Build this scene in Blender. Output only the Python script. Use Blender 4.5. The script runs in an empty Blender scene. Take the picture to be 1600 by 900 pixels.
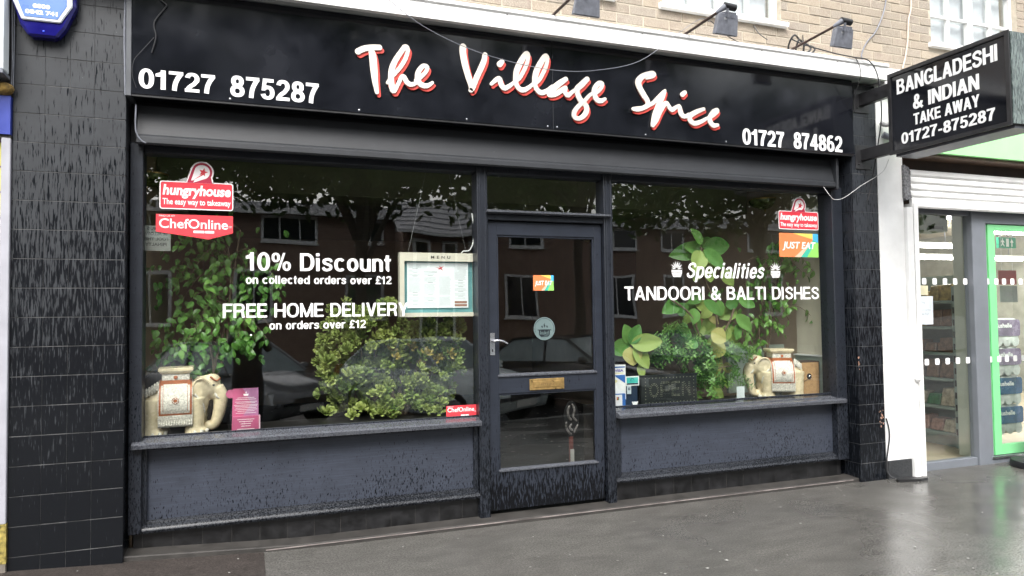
import bpy, bmesh, math, random
from mathutils import Vector, Matrix
random.seed(7)
SC=bpy.context.scene; COL=SC.collection
R=math.radians
# ---------------------------------------------------------------- camera
cam=bpy.data.cameras.new('camera'); co=bpy.data.objects.new('camera',cam); COL.objects.link(co)
cam.sensor_width=36; cam.lens=25.09; cam.clip_start=.05; cam.clip_end=600
def cam_axes(yaw,pitch,roll):
    fw=Vector((math.sin(yaw)*math.cos(pitch),math.cos(yaw)*math.cos(pitch),math.sin(pitch)))
    r=Vector((math.cos(yaw),-math.sin(yaw),0)); u=r.cross(fw)
    return fw, r*math.cos(roll)+u*math.sin(roll), -r*math.sin(roll)+u*math.cos(roll)
_f,_r,_u=cam_axes(R(20.31),R(2.08),R(-.72))
co.matrix_world=Matrix(((_r.x,_u.x,-_f.x,0),(_r.y,_u.y,-_f.y,-4.5),(_r.z,_u.z,-_f.z,1.40),(0,0,0,1)))
SC.camera=co
# ---------------------------------------------------------------- sky, sun, exposure (overcast, wet day)
W=bpy.data.worlds.new('World'); SC.world=W; W.use_nodes=True
nt=W.node_tree; nt.nodes.clear()
sky=nt.nodes.new('ShaderNodeTexSky'); sky.sky_type='NISHITA'; sky.sun_disc=False
sky.sun_elevation=R(50); sky.sun_rotation=R(200); sky.air_density=1.5; sky.dust_density=4
hs=nt.nodes.new('ShaderNodeHueSaturation'); hs.inputs['Saturation'].default_value=.22; hs.inputs['Value'].default_value=1.6
bg=nt.nodes.new('ShaderNodeBackground'); bg.inputs[1].default_value=.15
wo=nt.nodes.new('ShaderNodeOutputWorld')
nt.links.new(sky.outputs[0],hs.inputs['Color']); nt.links.new(hs.outputs[0],bg.inputs[0]); nt.links.new(bg.outputs[0],wo.inputs[0])
sl=bpy.data.lights.new('sun','SUN'); sl.energy=1.2; sl.angle=R(25); sl.color=(1,.97,.93)
so=bpy.data.objects.new('sun',sl); COL.objects.link(so)
# the sun stands south of the shop (behind the camera): azimuth 200 deg, elevation 50 deg
so.rotation_euler=(R(40),0,R(-20))
SC.view_settings.view_transform='Standard'; SC.view_settings.look='None'
SC.view_settings.exposure=1.0; SC.view_settings.gamma=1
SC.render.engine='CYCLES'
SC.cycles.max_bounces=8; SC.cycles.transparent_max_bounces=24; SC.cycles.glossy_bounces=4; SC.cycles.diffuse_bounces=3

# ---------------------------------------------------------------- helpers
ORG={}
def link(o): COL.objects.link(o); return o
def thing(name,label,cat,loc=(0,0,0),group=None):
    o=bpy.data.objects.new(name,None); link(o); o.location=loc; o.empty_display_size=.1
    o['label']=label; o['category']=cat
    if group: o['group']=group
    ORG[o.name]=Vector(loc); return o
def tag(o,label,cat,group=None):
    o['label']=label; o['category']=cat
    if group: o['group']=group
    return o
class MB:
    def __init__(s): s.v=[];s.f=[];s.m=[]
    def add(s,vs,fs,mi=0):
        b=len(s.v); s.v+= [tuple(p) for p in vs]; s.f+=[tuple(b+i for i in f) for f in fs]; s.m+=[mi]*len(fs); return s
    def box(s,x0,x1,y0,y1,z0,z1,mi=0):
        vs=[(x,y,z) for x in (x0,x1) for y in (y0,y1) for z in (z0,z1)]
        return s.add(vs,[(0,1,3,2),(4,6,7,5),(0,4,5,1),(2,3,7,6),(0,2,6,4),(1,5,7,3)],mi)
    def prism(s,poly,y0,y1,mi=0,axis='y'):
        n=len(poly)
        def P(a,b,c):
            return (a,c,b) if axis=='y' else ((c,a,b) if axis=='x' else (a,b,c))
        vs=[P(a,b,y0) for a,b in poly]+[P(a,b,y1) for a,b in poly]
        fs=[tuple(range(n)),tuple(range(2*n-1,n-1,-1))]+[(i,i+n,(i+1)%n+n,(i+1)%n) for i in range(n)]
        return s.add(vs,fs,mi)
    def tube(s,pts,r,n=8,mi=0,cap=True):
        pts=[Vector(p) for p in pts]; k=len(pts); rs=r if isinstance(r,(list,tuple)) else [r]*k
        rings=[]; prev=None
        for i,p in enumerate(pts):
            d=(pts[min(i+1,k-1)]-pts[max(i-1,0)]); d=d.normalized() if d.length>1e-9 else Vector((0,0,1))
            if prev is None:
                a=d.cross(Vector((0,0,1)));
                if a.length<1e-3: a=d.cross(Vector((1,0,0)))
            else: a=prev-d*prev.dot(d)
            a.normalize(); prev=a; b=d.cross(a)
            rings.append([p+(a*math.cos(2*math.pi*j/n)+b*math.sin(2*math.pi*j/n))*rs[i] for j in range(n)])
        vs=[q for rg in rings for q in rg]; fs=[]
        for i in range(k-1):
            for j in range(n):
                fs.append((i*n+j,i*n+(j+1)%n,(i+1)*n+(j+1)%n,(i+1)*n+j))
        if cap: fs+= [tuple(range(n-1,-1,-1)),tuple((k-1)*n+j for j in range(n))]
        return s.add(vs,fs,mi)
    def lathe(s,prof,c=(0,0,0),n=24,mi=0,axis='z',a0=0,a1=2*math.pi):
        full=abs(a1-a0-2*math.pi)<1e-6; m=n if full else n+1; vs=[];fs=[]
        for r,h in prof:
            for j in range(m):
                a=a0+(a1-a0)*j/n
                p=(r*math.cos(a),r*math.sin(a),h) if axis=='z' else (r*math.cos(a),h,r*math.sin(a))
                vs.append((c[0]+p[0],c[1]+p[1],c[2]+p[2]))
        for i in range(len(prof)-1):
            for j in range(n):
                fs.append((i*m+j,i*m+(j+1)%m,(i+1)*m+(j+1)%m,(i+1)*m+j))
        return s.add(vs,fs,mi)
    def ell(s,c,r,n=16,k=10,mi=0,rot=None):
        vs=[];fs=[]
        for i in range(k+1):
            t=math.pi*i/k
            for j in range(n):
                a=2*math.pi*j/n; p=Vector((r[0]*math.sin(t)*math.cos(a),r[1]*math.sin(t)*math.sin(a),r[2]*math.cos(t)))
                if rot is not None: p=rot@p
                vs.append((c[0]+p.x,c[1]+p.y,c[2]+p.z))
        for i in range(k):
            for j in range(n): fs.append((i*n+j,(i+1)*n+j,(i+1)*n+(j+1)%n,i*n+(j+1)%n))
        return s.add(vs,fs,mi)
    def build(s,name,mats,parent=None,smooth=False,bevel=0,kind=None,label=None,weld=False):
        me=bpy.data.meshes.new(name)
        o0=ORG[parent.name] if parent is not None else Vector((0,0,0))
        me.from_pydata([(a-o0.x,b-o0.y,c-o0.z) for a,b,c in s.v],[],s.f)
        if not isinstance(mats,(list,tuple)): mats=[mats]
        for m in mats: me.materials.append(m)
        if len(mats)>1: me.polygons.foreach_set('material_index',s.m)
        bm=bmesh.new(); bm.from_mesh(me)
        if smooth or bevel or weld: bmesh.ops.remove_doubles(bm,verts=bm.verts,dist=1e-5)
        bmesh.ops.recalc_face_normals(bm,faces=bm.faces)
        if bevel: bmesh.ops.bevel(bm,geom=[e for e in bm.edges if len(e.link_faces)==2 and e.calc_face_angle()>.6],offset=bevel,segments=1,affect='EDGES',clamp_overlap=True)
        bm.to_mesh(me); bm.free()
        if smooth:
            me.polygons.foreach_set('use_smooth',[True]*len(me.polygons)); me.set_sharp_from_angle(angle=R(50))
        o=bpy.data.objects.new(name,me); link(o)
        if parent is not None: o.parent=parent
        ORG[o.name]=o0.copy()
        if kind: o['kind']=kind
        if label: o['label']=label
        return o
def box(name,x0,x1,y0,y1,z0,z1,m,parent=None,bevel=0,**k): return MB().box(x0,x1,y0,y1,z0,z1).build(name,m,parent,bevel=bevel,**k)
def place(name,me,parent,loc,rot=(0,0,0),scale=(1,1,1)):
    o=bpy.data.objects.new(name,me); link(o)
    if parent is not None: o.parent=parent; loc=Vector(loc)-ORG[parent.name]
    o.location=loc; o.rotation_euler=rot; o.scale=scale; return o
def spline(pts,n=6):
    out=[]
    P=[Vector(p) for p in pts]; P=[P[0]*2-P[1]]+P+[P[-1]*2-P[-2]]
    for i in range(1,len(P)-2):
        for k in range(n):
            t=k/n; a,b,c,d=P[i-1:i+3]
            out.append(.5*((2*b)+(c-a)*t+(2*a-5*b+4*c-d)*t*t+(3*b-a-3*c+d)*t**3))
    out.append(P[-2]); return out
def text(body,x0,x1,z0,z1,y,m,parent=None,name='lettering',bold=0,shear=0,th=.002,flip=False,plane='xz',label=None,space=1,skew=0):
    cu=bpy.data.curves.new('t','FONT'); cu.body=body; cu.offset=bold; cu.extrude=.5; cu.resolution_u=3; cu.shear=shear; cu.space_character=space
    o=bpy.data.objects.new('t',cu); me=bpy.data.meshes.new_from_object(o); bpy.data.objects.remove(o)
    xs=[v.co.x for v in me.vertices]; ys=[v.co.y for v in me.vertices]; a,b=min(xs),max(xs); h=max(ys)
    o0=ORG[parent.name] if parent is not None else Vector((0,0,0))
    for v in me.vertices:
        t=(v.co.x-a)/(b-a)
        if flip: t=1-t
        X=x0+(x1-x0)*t; Z=z0+v.co.y/h*(z1-z0)+skew*t
        if plane=='xz': p=Vector((X,y-(v.co.z)*th,Z))
        else: p=Vector((y-v.co.z*th,X,Z))
        v.co=p-o0
    me.materials.clear(); me.materials.append(m); me.name=name
    q=bpy.data.objects.new(name,me); link(q)
    if parent is not None: q.parent=parent
    ORG[q.name]=o0.copy()
    if label: q['label']=label
    return q

# ---------------------------------------------------------------- materials
def newmat(name):
    m=bpy.data.materials.new(name); m.use_nodes=True; nt=m.node_tree; b=nt.nodes['Principled BSDF']; return m,nt,b
def N(nt,t,**k):
    n=nt.nodes.new(t)
    for a,v in k.items():
        if a in n.inputs: n.inputs[a].default_value=v
        else: setattr(n,a,v)
    return n
def mathn(nt,op,a,b=None,clamp=False):
    n=nt.nodes.new('ShaderNodeMath'); n.operation=op; n.use_clamp=clamp
    for i,x in enumerate((a,b)):
        if x is None: continue
        if isinstance(x,(int,float)): n.inputs[i].default_value=x
        else: nt.links.new(x,n.inputs[i])
    return n.outputs[0]
def mixc(nt,f,a,b):
    n=nt.nodes.new('ShaderNodeMix'); n.data_type='RGBA'
    if isinstance(f,(int,float)): n.inputs[0].default_value=f
    else: nt.links.new(f,n.inputs[0])
    for i,x in ((6,a),(7,b)):
        if isinstance(x,(tuple,list)): n.inputs[i].default_value=(*x[:3],1)
        else: nt.links.new(x,n.inputs[i])
    return n.outputs[2]
def mrange(nt,x,a,b,c=0,d=1):
    n=nt.nodes.new('ShaderNodeMapRange'); n.clamp=True
    nt.links.new(x,n.inputs[0])
    for i,v in enumerate((a,b,c,d)): n.inputs[i+1].default_value=v
    return n.outputs[0]
def pos(nt,scale=(1,1,1),rot=(0,0,0),obj=False):
    if obj: g=nt.nodes.new('ShaderNodeTexCoord').outputs['Object']
    else: g=nt.nodes.new('ShaderNodeNewGeometry').outputs['Position']
    mp=N(nt,'ShaderNodeMapping'); mp.inputs['Scale'].default_value=scale; mp.inputs['Rotation'].default_value=rot
    nt.links.new(g,mp.inputs[0]); return mp.outputs[0]
def noise(nt,vec,scale,detail=3,rough=.5):
    n=N(nt,'ShaderNodeTexNoise',Scale=scale,Detail=detail,Roughness=rough); nt.links.new(vec,n.inputs['Vector']); return n.outputs[0]
def bump(nt,b,h,s=.3,d=.005):
    n=N(nt,'ShaderNodeBump',Strength=s,Distance=d); nt.links.new(h,n.inputs['Height']); nt.links.new(n.outputs[0],b.inputs['Normal'])
def mat(name,col,rough=.5,metal=0,var=.12,scale=6,bmp=0,bscale=60,emit=0,obj=False,rnd=0,spec=None):
    m,nt,b=newmat(name); b.inputs['Roughness'].default_value=rough; b.inputs['Metallic'].default_value=metal
    if spec is not None: b.inputs['Specular IOR Level'].default_value=spec
    p=pos(nt,obj=obj); n=noise(nt,p,scale,4,.6); f=mrange(nt,n,.3,.7)
    d=tuple(c*(1-var*1.6) for c in col); l=tuple(min(1,c*(1+var)) for c in col)
    c=mixc(nt,f,d,l)
    if rnd:
        oi=N(nt,'ShaderNodeObjectInfo'); hv=N(nt,'ShaderNodeHueSaturation')
        nt.links.new(mrange(nt,oi.outputs['Random'],0,1,1-rnd,1+rnd),hv.inputs['Value']); nt.links.new(c,hv.inputs['Color']); c=hv.outputs[0]
        nt.links.new(mrange(nt,oi.outputs['Random'],0,1,.5-rnd*.04,.5+rnd*.04),hv.inputs['Hue'])
    nt.links.new(c,b.inputs['Base Color'])
    nt.links.new(mrange(nt,n,.3,.7,max(.03,rough-.08),min(1,rough+.08)),b.inputs['Roughness'])
    if bmp: bump(nt,b,noise(nt,p,bscale,3),bmp)
    if emit:
        nt.links.new(c,b.inputs['Emission Color']); b.inputs['Emission Strength'].default_value=emit
    return m
def wetpaint(name,dry,wet,zlo,zhi,lo,hi,rough=.4,grain=0,slant=14,fx=70,fz=9,chips=None):
    """paint with rain runs: the wetted share rises from hi (dry, at zhi) to lo (soaked, at zlo)"""
    m,nt,b=newmat(name)
    s1=noise(nt,pos(nt,(fx,fx,fz),(0,R(slant),0)),1,3,.6); s2=noise(nt,pos(nt,(fx*2.1,fx*2.1,fz*1.8),(0,R(slant*.6),0)),1,2,.5)
    s=mathn(nt,'ADD',mathn(nt,'MULTIPLY',s1,.62),mathn(nt,'MULTIPLY',s2,.38))
    big=noise(nt,pos(nt),2.2,3); z=N(nt,'ShaderNodeSeparateXYZ'); nt.links.new(N(nt,'ShaderNodeNewGeometry').outputs['Position'],z.inputs[0])
    thr=mrange(nt,z.outputs[2],zlo,zhi,lo,hi)
    thr=mathn(nt,'ADD',thr,mrange(nt,big,.3,.7,.035,-.035))
    d=mathn(nt,'SUBTRACT',s,thr); mk=mrange(nt,d,-.035,.045)
    dr=noise(nt,pos(nt,(1,1,1)),9,5,.65); dc=mixc(nt,mrange(nt,dr,.3,.75),tuple(c*.8 for c in dry),tuple(c*1.15 for c in dry))
    if grain:
        g=noise(nt,pos(nt,(3,3,120)),1.5,4,.7); dc=mixc(nt,mathn(nt,'MULTIPLY',mrange(nt,g,.45,.75),grain),dc,tuple(min(1,c*1.9) for c in dry))
        bump(nt,b,g,.25,.002)
    c=mixc(nt,mk,dc,wet)
    if chips:
        ch=noise(nt,pos(nt,(1,1,2.2)),chips[1],5,.7); c=mixc(nt,mrange(nt,ch,chips[2],chips[2]+.015),c,chips[0])
    sp=N(nt,'ShaderNodeTexVoronoi',Scale=30.); nt.links.new(pos(nt),sp.inputs['Vector'])
    fleck=mathn(nt,'MULTIPLY',mathn(nt,'LESS_THAN',sp.outputs['Distance'],.045),mathn(nt,'GREATER_THAN',dr,.57))
    c=mixc(nt,mathn(nt,'MULTIPLY',fleck,.35),c,(.4,.4,.4))
    nt.links.new(c,b.inputs['Base Color']); nt.links.new(mrange(nt,mk,0,1,rough,.12),b.inputs['Roughness'])
    nt.links.new(mrange(nt,mk,0,1,.4,.22),b.inputs['Specular IOR Level'])
    return m
M={}
M['tile_l']=wetpaint('black wall tile wet',(.032,.035,.040),(.008,.009,.011),.35,2.75,.35,.60,.40,fx=90,fz=9)
M['tile_r']=wetpaint('black wall tile',(.020,.023,.029),(.005,.006,.008),.3,2.6,.42,.58,.36,fx=90,fz=9)
M['grout']=mat('grey grout',(.10,.10,.10),.8,var=.5,scale=9)
M['frame']=wetpaint('slate painted timber',(.017,.020,.027),(.006,.007,.009),.1,1.6,.50,.64,.36,grain=.25,fx=110,fz=24)
M['sillp']=wetpaint('wet painted sill',(.085,.090,.102),(.040,.043,.052),.0,4,.50,.54,.22,fx=110,fz=110,slant=0,chips=((.5,.4,.33),14,.74))
M['panel']=wetpaint('slate painted panel',(.036,.042,.058),(.006,.007,.009),.2,.60,.555,.65,.45,grain=.45,fx=120,fz=34)
M['kick']=wetpaint('worn moulding paint',(.024,.027,.034),(.006,.007,.009),.0,3,.49,.55,.5,fx=110,fz=90,slant=0,chips=((.45,.32,.26),9,.72))
M['door']=wetpaint('door paint',(.020,.024,.034),(.005,.0055,.007),.1,.55,.42,.66,.36,grain=.25,fx=80,fz=14)
M['beam']=wetpaint('slate beam paint',(.018,.020,.024),(.009,.010,.012),2.3,2.7,.72,.80,.55,grain=.3)
M['ptile']=mat('black plinth tile',(.010,.010,.011),.4,var=.5,scale=14,rnd=.25)
M['dust']=mat('grime',(.055,.05,.047),.8,var=.3)
M['ledge']=mat('brown quarry ledge',(.034,.031,.028),.65,var=.25,scale=10,bmp=.15)
M['blackgloss']=mat('gloss black sign board',(.010,.011,.015),.11,var=.3,scale=3)
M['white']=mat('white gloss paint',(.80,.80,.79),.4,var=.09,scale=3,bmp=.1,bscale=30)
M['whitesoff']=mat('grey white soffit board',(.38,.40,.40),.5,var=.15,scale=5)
M['cream']=mat('cream letter face',(.72,.66,.59),.5,var=.04)
M['red']=mat('red letter shade',(.62,.06,.045),.5,var=.08)
M['vinyl']=mat('white vinyl',(.85,.85,.85),.5,var=.03)
M['gunmetal']=mat('grey metal',(.17,.18,.21),.4,.1,var=.15,scale=30,bmp=.1)
M['darkmetal']=mat('dark metal',(.02,.02,.022),.4,.3,var=.3,scale=20)
M['black']=mat('matt black plastic',(.012,.012,.014),.5,var=.2)
M['cable']=mat('black cable',(.02,.02,.022),.5)
M['wcable']=mat('pale cable',(.55,.55,.55),.5)
M['tcable']=mat('tan cable',(.6,.5,.42),.5)
M['chrome']=mat('satin chrome',(.62,.63,.66),.22,.9,var=.08)
M['brass']=mat('brass',(.55,.36,.14),.33,.75,var=.2,scale=30,bmp=.1)
M['mortar']=mat('mortar',(.46,.41,.33),.9,var=.12,scale=20,bmp=.3)
def brickmat():
    m,nt,b=newmat('buff concrete brick'); b.inputs['Roughness'].default_value=.9
    oi=N(nt,'ShaderNodeObjectInfo'); cr=N(nt,'ShaderNodeValToRGB'); e=cr.color_ramp.elements
    e[0].position=0; e[0].color=(.22,.19,.15,1); e[1].position=1; e[1].color=(.32,.27,.205,1)
    for p,c in ((.3,(.27,.225,.175,1)),(.5,(.24,.21,.175,1)),(.75,(.31,.255,.19,1))):
        x=e.new(p); x.color=c
    nt.links.new(oi.outputs['Random'],cr.inputs[0])
    p=pos(nt); n=noise(nt,p,120,3,.7); n2=noise(nt,p,14,3)
    c=mixc(nt,mrange(nt,n,.4,.75),cr.outputs[0],(.44,.38,.31)); c=mixc(nt,mathn(nt,'MULTIPLY',mrange(nt,n2,.55,.75),.5),c,(.2,.15,.13))
    nt.links.new(c,b.inputs['Base Color']); bump(nt,b,n,.5,.004); return m
M['brick']=brickmat()
def glassmat(name,tint=(.93,.96,.94),drops=0,boost=1.0,rough=0):
    m=bpy.data.materials.new(name); m.use_nodes=True; nt=m.node_tree; nt.nodes.clear()
    out=N(nt,'ShaderNodeOutputMaterial'); tr=N(nt,'ShaderNodeBsdfTransparent'); tr.inputs[0].default_value=(*tint,1)
    gl=N(nt,'ShaderNodeBsdfGlossy'); gl.inputs['Roughness'].default_value=rough
    # one pane modelled as one sheet: both surfaces reflect, so twice the Schlick value for n = 1.5
    lw=N(nt,'ShaderNodeLayerWeight',Blend=.5); f5=mathn(nt,'POWER',lw.outputs['Facing'],5)
    f=mathn(nt,'ADD',mathn(nt,'MULTIPLY',f5,.9),.085*boost,True)
    mx=N(nt,'ShaderNodeMixShader'); nt.links.new(f,mx.inputs[0]); nt.links.new(tr.outputs[0],mx.inputs[1]); nt.links.new(gl.outputs[0],mx.inputs[2]); res=mx.outputs[0]
    # faint bow of the pane so far reflections wobble
    bp=N(nt,'ShaderNodeBump',Strength=.12,Distance=.02); nt.links.new(noise(nt,pos(nt),1.6,1),bp.inputs['Height']); nt.links.new(bp.outputs[0],gl.inputs['Normal'])
    if drops:
        v=N(nt,'ShaderNodeTexVoronoi',Scale=150.); nt.links.new(pos(nt),v.inputs['Vector'])
        sp=N(nt,'ShaderNodeSeparateColor'); nt.links.new(v.outputs['Color'],sp.inputs[0])
        sx=N(nt,'ShaderNodeSeparateXYZ'); nt.links.new(pos(nt),sx.inputs[0]); a=mathn(nt,'LESS_THAN',v.outputs['Distance'],mathn(nt,'MULTIPLY',sp.outputs[1],.30)); bb=mathn(nt,'GREATER_THAN',sp.outputs[0],mathn(nt,'SUBTRACT',1.06,mathn(nt,'MULTIPLY',mathn(nt,'MULTIPLY',mrange(nt,noise(nt,pos(nt),1.4,2),.42,.62),mrange(nt,sx.outputs[2],2.6,.9,.15,1)),drops)))
        df=N(nt,'ShaderNodeBsdfDiffuse'); df.inputs[0].default_value=(.6,.62,.64,1)
        m2=N(nt,'ShaderNodeMixShader'); nt.links.new(mathn(nt,'MULTIPLY',mathn(nt,'MULTIPLY',a,bb),.28),m2.inputs[0]); nt.links.new(res,m2.inputs[1]); nt.links.new(df.outputs[0],m2.inputs[2]); res=m2.outputs[0]
    nt.links.new(res,out.inputs[0]); return m
M['glass']=glassmat('shop window glass',drops=.55,boost=1.75)
M['glass2']=glassmat('plain glass')
def leafmat(name,c1,c2,rough=.35,rnd=.35,edge=None):
    m,nt,b=newmat(name); oi=N(nt,'ShaderNodeObjectInfo')
    n=noise(nt,pos(nt),22,3); f=mathn(nt,'ADD',mathn(nt,'MULTIPLY',oi.outputs['Random'],.75),mathn(nt,'MULTIPLY',mrange(nt,n,.3,.7),.25))
    c=mixc(nt,f,c1,c2); nt.links.new(c,b.inputs['Base Color']); b.inputs['Roughness'].default_value=rough
    b.inputs['Subsurface Weight'].default_value=0
    # thin leaf: some light passes through
    out=[x for x in nt.nodes if x.type=='OUTPUT_MATERIAL'][0]
    tl=N(nt,'ShaderNodeBsdfTranslucent'); nt.links.new(c,tl.inputs[0]); ms=N(nt,'ShaderNodeMixShader'); ms.inputs[0].default_value=.25
    nt.links.new(b.outputs[0],ms.inputs[1]); nt.links.new(tl.outputs[0],ms.inputs[2]); nt.links.new(ms.outputs[0],out.inputs[0]); return m
M['ficus']=leafmat('weeping fig leaf',(.06,.19,.03),(.24,.48,.10),.32)
M['jade']=leafmat('jade plant leaf',(.15,.25,.05),(.46,.52,.16),.42)
M['jadey']=leafmat('yellowed jade leaf',(.34,.28,.06),(.45,.36,.10),.4)
M['small']=leafmat('small glossy leaf',(.07,.20,.04),(.24,.42,.12),.35)
M['rub0']=leafmat('rubber plant leaf green',(.05,.19,.04),(.20,.42,.10),.25)
M['rub1']=leafmat('rubber plant leaf light',(.22,.36,.08),(.36,.46,.13),.3)
M['rub2']=leafmat('rubber plant leaf yellow',(.42,.45,.12),(.55,.50,.20),.35)
M['rub3']=leafmat('dead leaf',(.28,.13,.07),(.42,.22,.14),.6)
M['bark']=mat('grey brown stem',(.16,.12,.08),.8,var=.3,scale=40,bmp=.3)
M['tree']=leafmat('street tree leaf',(.030,.060,.014),(.085,.14,.03),.5)
M['treebark']=mat('tree bark',(.09,.075,.06),.9,var=.3,scale=15,bmp=.5,bscale=25)
def asphalt(name,c,wet=.5,sc=1):
    m,nt,b=newmat(name); p=pos(nt)
    f=mathn(nt,'ADD',mathn(nt,'MULTIPLY',noise(nt,p,85,3,.8),.55),mathn(nt,'MULTIPLY',noise(nt,p,300,2,.8),.45)); g=noise(nt,p,1.1,2,.5); h=noise(nt,pos(nt,(1,2.2,1)),4,5,.7)
    cc=mixc(nt,mrange(nt,f,.40,.60),tuple(x*.35 for x in c),tuple(x*2.1 for x in c))
    cc=mixc(nt,mathn(nt,'MULTIPLY',mrange(nt,h,.38,.62),.4),cc,tuple(x*.55 for x in c))
    sp=N(nt,'ShaderNodeTexVoronoi',Scale=38.); nt.links.new(p,sp.inputs['Vector']); s2=N(nt,'ShaderNodeSeparateColor'); nt.links.new(sp.outputs['Color'],s2.inputs[0])
    fl=mathn(nt,'MULTIPLY',mathn(nt,'LESS_THAN',sp.outputs['Distance'],.07),mathn(nt,'GREATER_THAN',s2.outputs[0],.8)); cc=mixc(nt,mathn(nt,'MULTIPLY',fl,.35),cc,(.5,.5,.47))
    nt.links.new(cc,b.inputs['Base Color'])
    # puddled film: more water towards +x, broken up by the large noise
    sx=N(nt,'ShaderNodeSeparateXYZ'); nt.links.new(p,sx.inputs[0])
    w=mathn(nt,'ADD',mathn(nt,'ADD',mrange(nt,sx.outputs[0],-.5,4.5,-.35,.12),mrange(nt,sx.outputs[1],-2.5,0,.08,-.06)),g); w=mrange(nt,w,.34-.1*wet,.72)
    nt.links.new(mrange(nt,w,0,1,.5,.14),b.inputs['Roughness'])
    nt.links.new(mrange(nt,w,0,1,.15,.6),b.inputs['Specular IOR Level'])
    bm=N(nt,'ShaderNodeBump',Distance=.004); nt.links.new(mathn(nt,'ADD',f,mathn(nt,'MULTIPLY',h,1.2)),bm.inputs['Height']); nt.links.new(mrange(nt,w,0,1,.45,.07),bm.inputs['Strength']); nt.links.new(bm.outputs[0],b.inputs['Normal'])
    return m
M['asphalt']=asphalt('wet asphalt',(.078,.075,.069))
M['asphalt_b']=asphalt('wet brown asphalt',(.040,.034,.031))
M['paver']=asphalt('pinkish concrete paver',(.34,.24,.215))
M['road']=asphalt('wet road',(.028,.028,.030))
# ---------------------------------------------------------------- own heavy grotesque letters for the painted and vinyl signs
def _ell(cx,cz,rx,rz,a0,a1,T,H,n=2.25,k=26):
    def P(a,rx,rz):
        c,s=math.cos(a),math.sin(a); return (cx+math.copysign(abs(c)**(2/n),c)*rx, cz+math.copysign(abs(s)**(2/n),s)*rz)
    out=[]
    for i in range(k):
        a=R(a0+(a1-a0)*i/k); b=R(a0+(a1-a0)*(i+1)/k); out.append([P(a,rx,rz),P(b,rx,rz),P(b,rx-T,rz-H),P(a,rx-T,rz-H)])
    return out
def _s(pts,w):
    P=spline([(a,b,0) for a,b in pts],7) if len(pts)>2 else [Vector((*p,0)) for p in pts]
    out=[];L=[];Q=[]
    for i,p in enumerate(P):
        d=(P[min(i+1,len(P)-1)]-P[max(i-1,0)]).normalized(); q=Vector((-d.y,d.x,0))*w/2; L.append(p+q);Q.append(p-q)
    for i in range(len(P)-1): out.append([(L[i].x,L[i].y),(L[i+1].x,L[i+1].y),(Q[i+1].x,Q[i+1].y),(Q[i].x,Q[i].y)])
    return out
def _v(x,z0,z1,T): return [[(x,z0),(x+T,z0),(x+T,z1),(x,z1)]]
def _h(x0,x1,z,H): return [[(x0,z),(x1,z),(x1,z+H),(x0,z+H)]]
def _d(x0,z0,x1,z1,w): return [[(x0,z0),(x0+w,z0),(x1+w,z1),(x1,z1)]]
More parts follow.
